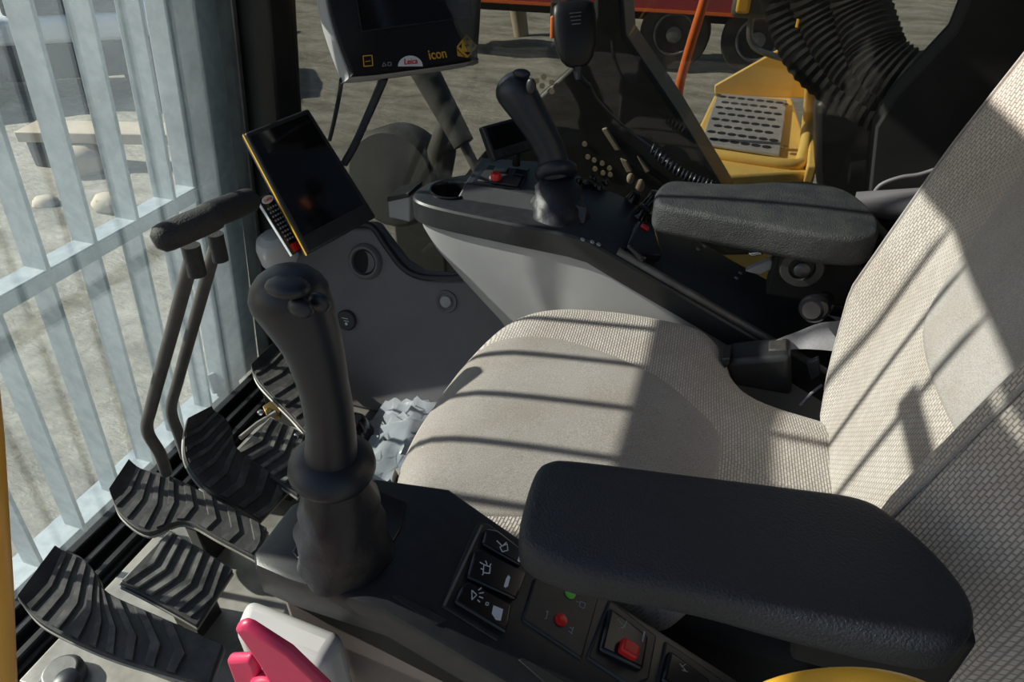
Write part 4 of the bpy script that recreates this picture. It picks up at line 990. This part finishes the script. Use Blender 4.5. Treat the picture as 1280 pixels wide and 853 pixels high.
# bundle of corrugated hoses
def corr(pts, r, step=.05):
    P = smooth_open(pts, 12); L_ = []; rr = []
    dist = 0; prev = P[0]; nxt = 0; k = 0
    Q = []
    for a, b_ in zip(P[:-1], P[1:]):
        l = (b_-a).length; m_ = max(1, int(l/(step/2)))
        for i in range(m_): Q.append(a.lerp(b_, i/m_))
    Q.append(P[-1])
    for i, p in enumerate(Q): L_.append(p); rr.append(r*(1.04 if i % 2 else .95))
    return MB().tube(L_, rr, 14)
hp = [[(962, -60, 2.2), (985, 20, 2.2), (1012, 75, 2.15), (1065, 118, 2.1), (1130, 150, 2.05), (1230, 180, 2.0)],
      [(1000, -60, 2.02), (1025, 10, 2.02), (1050, 60, 1.98), (1085, 95, 1.94), (1150, 130, 1.9), (1260, 165, 1.88)],
      [(1060, -70, 1.86), (1075, 0, 1.86), (1090, 50, 1.82), (1105, 80, 1.79), (1160, 110, 1.76), (1280, 150, 1.74)]]
lab = ['leftmost thick black corrugated hose beyond the side window', 'middle thick black corrugated hose beyond the side window', 'rightmost thick black corrugated hose beyond the side window']
for pts, r_, l_ in zip(hp, (.058, .06, .06), lab):
    tag(corr([py(*p) for p in pts], r_).build('hydraulic_hose', 'hose_rubber'), l_, 'hose', 'hydraulic hoses beside the boom')
g = MB().tube(smooth_open([py(1008, -30, 2.0), py(1003, 5, 2.0), py(997, 34, 2.0)], 5), .006, 8)
tag(g.build('amber_cable', 'amber'), 'short thin amber cable lying over the black hoses', 'cable')
# dark tank under the hoses
g = MB().prism([py(u, v, 2.25) for u, v in ((1019, 128), (1070, 120), (1300, 170), (1300, 330), (1034, 330), (1019, 215))], (0, .3, 0))
tag(g.build('valve_block', 'boom_steel', bevel=.02), 'dark steel block right of the yellow platform under the hoses', 'machine part')

# red truck
GZ = -1.2
tr = thing('truck', 'red flatbed truck parked across the yard behind the boom', 'truck', (-1.5, 10.2, GZ))
def wheel(par, x, y, r=.46, wd=.3):
    w_ = MB().lathe((x, y, GZ+r), (0, -1, 0), [(r*.5, -wd), (r*.96, -wd), (r, -wd*.8), (r, -.03), (r*.95, 0), (r*.62, .005), (r*.58, -.02)], 40).build('wheel', 'tyre', par)
    MB().lathe((x, y, GZ+r), (0, -1, 0), [(r*.6, -.03), (r*.6, .005), (r*.54, .01), (r*.48, -.04), (r*.25, -.05), (r*.22, .02), (r*.12, .03)], 32).build('rim', 'steel_dusty', w_)
for x in (-1.05, .02, -4.6, -5.6): wheel(tr, x, 9.95)
MB().box((-2.2, 10.4, -.28), (6.6, 1.0, .12)).build('bed', 'truck_red', tr, bevel=.03)
MB().box((-2.2, 9.92, -.30), (6.6, .06, .36)).build('side_rail', 'truck_red', tr, bevel=.01)
MB().box((-2.2, 9.88, -.45), (6.6, .02, .035)).build('stripe', 'orange', tr)
MB().box((-2.2, 10.5, -.5), (6.6, .3, .3)).build('chassis', 'matte_dark', tr, bevel=.02)
MB().box((-2.3, 10.1, -.62), (.9, .5, .45)).build('toolbox', 'matte_dark', tr, bevel=.03)
MB().box((-.5, 10.5, .15), (3.6, .9, .6)).build('load', 'white_paint', tr, bevel=.04)
# yellow lamp on the wheel loader beside truck
lw = thing('work_light', 'yellow and grey lamp head above the right truck wheel', 'lamp', tuple(py(945, 10, 3.0)))
MB().box(py(940, 3, 3.0), (.14, .1, .1)).build('head', 'machine_grey', lw, bevel=.02)
MB().box(py(930, 2, 2.95), (.05, .03, .08)).build('lens', 'amber', lw, bevel=.01)
MB().tube(smooth_open([py(940, 15, 3.0), py(937, 45, 3.0), py(945, 60, 3.0), py(962, 68, 3.0), py(985, 75, 3.0)], 5), .012, 8).build('stem', 'steel_dusty', lw)
# grey pole by the truck
g = MB().tube([pz(652, 45, GZ)+V((0, 0, -.0)), pz(652, 45, GZ)+V((-.1, 0, .6)), pz(652, 45, GZ)+V((-.45, 0, 1.4))], [.12, .14, .16], 14)
tag(g.build('bent_pipe', 'timber'), 'pale bent pipe standing in front of the truck near the monitor', 'pipe')
# worksite clutter beyond windscreen
cr = thing('pickup', 'pale parked pickup seen through the guard bars at top left', 'car', tuple(pz(75, 70, GZ)))
cb = pz(85, 110, GZ)
yaw = Matrix.Rotation(R(35), 3, 'Z')
def CB(x, y, z): return cb + yaw @ V((x, y, z))
MB().box(CB(0, 0, .8), (3.6, 1.5, .3), yaw).build('body', 'white_paint', cr, bevel=.1, seg=4)
rg = [[CB(x*s_, y*s_, z) for x, y in ((-.2, -.72), (1.1, -.72), (1.1, .72), (-.2, .72))] for z, s_ in ((.95, 1), (1.4, .82))]
MB().loft(rg).build('cabin', 'dark_paint', cr, bevel=.05)
for x in (-1.2, 1.2):
    for y in (-.75, .75): MB().lathe(CB(x, y, .34), yaw @ V((0, math.copysign(1, y), 0)), [(.2, -.12), (.34, -.12), (.34, .06), (.2, .08)], 24).build('wheel', 'tyre', cr)
MB().box(CB(0, 0, .45), (3.3, 1.3, .4), yaw).build('chassis', 'matte_dark', cr, bevel=.03)
p = pz(170, 205, GZ)
MBt = MB().box(p+V((0, 0, .3)), (1.9, .35, .1), Matrix.Rotation(R(15), 3, 'Z')); 
tag(MBt.build('timber_beam', 'timber', bevel=.01), 'pale timber beam laid on blocks beyond the guard bars', 'beam')
for dx, l_ in ((-.7, 'left dark block holding up the pale timber beam'), (.7, 'right dark block holding up the pale timber beam')):
    tag(MB().box(p+V((dx, dx*.27, .125)), (.3, .35, .25)).build('support_block', 'matte_dark', bevel=.02), l_, 'block')
def rock(u, v, s_, l_):
    c = pz(u, v, GZ); m_ = MB(); n_ = 14; rr = []
    for i in range(1, 8):
        a = math.pi*i/8; rr.append([c+V((s_*math.sin(a)*math.cos(b_)*random.uniform(.85, 1.1), s_*.8*math.sin(a)*math.sin(b_)*random.uniform(.85, 1.1), s_*.35-s_*.55*math.cos(a))) for b_ in [2*math.pi*k/n_ for k in range(n_)]])
    m_.loft(rr); tag(m_.build('rock', 'timber', smooth=30), l_, 'rock', 'rocks beyond the windscreen')
rock(105, 212, .28, 'tan boulder left of the timber beam'); rock(140, 262, .16, 'smaller tan boulder well below the timber beam'); rock(60, 260, .12, 'small stone alone on the pale ground at far left')
# shed block that shades the far yard at the top left
tag(MB().box(pz(215, 40, GZ)+V((0, 0, .5)), (1.2, 1.0, 1.0), Matrix.Rotation(R(20), 3, 'Z')).build('generator_box', 'machine_grey', bevel=.05), 'grey equipment box in the yard behind the upper guard bars', 'box')

for o in bpy.data.objects:
    if '_o' in o: del o['_o']
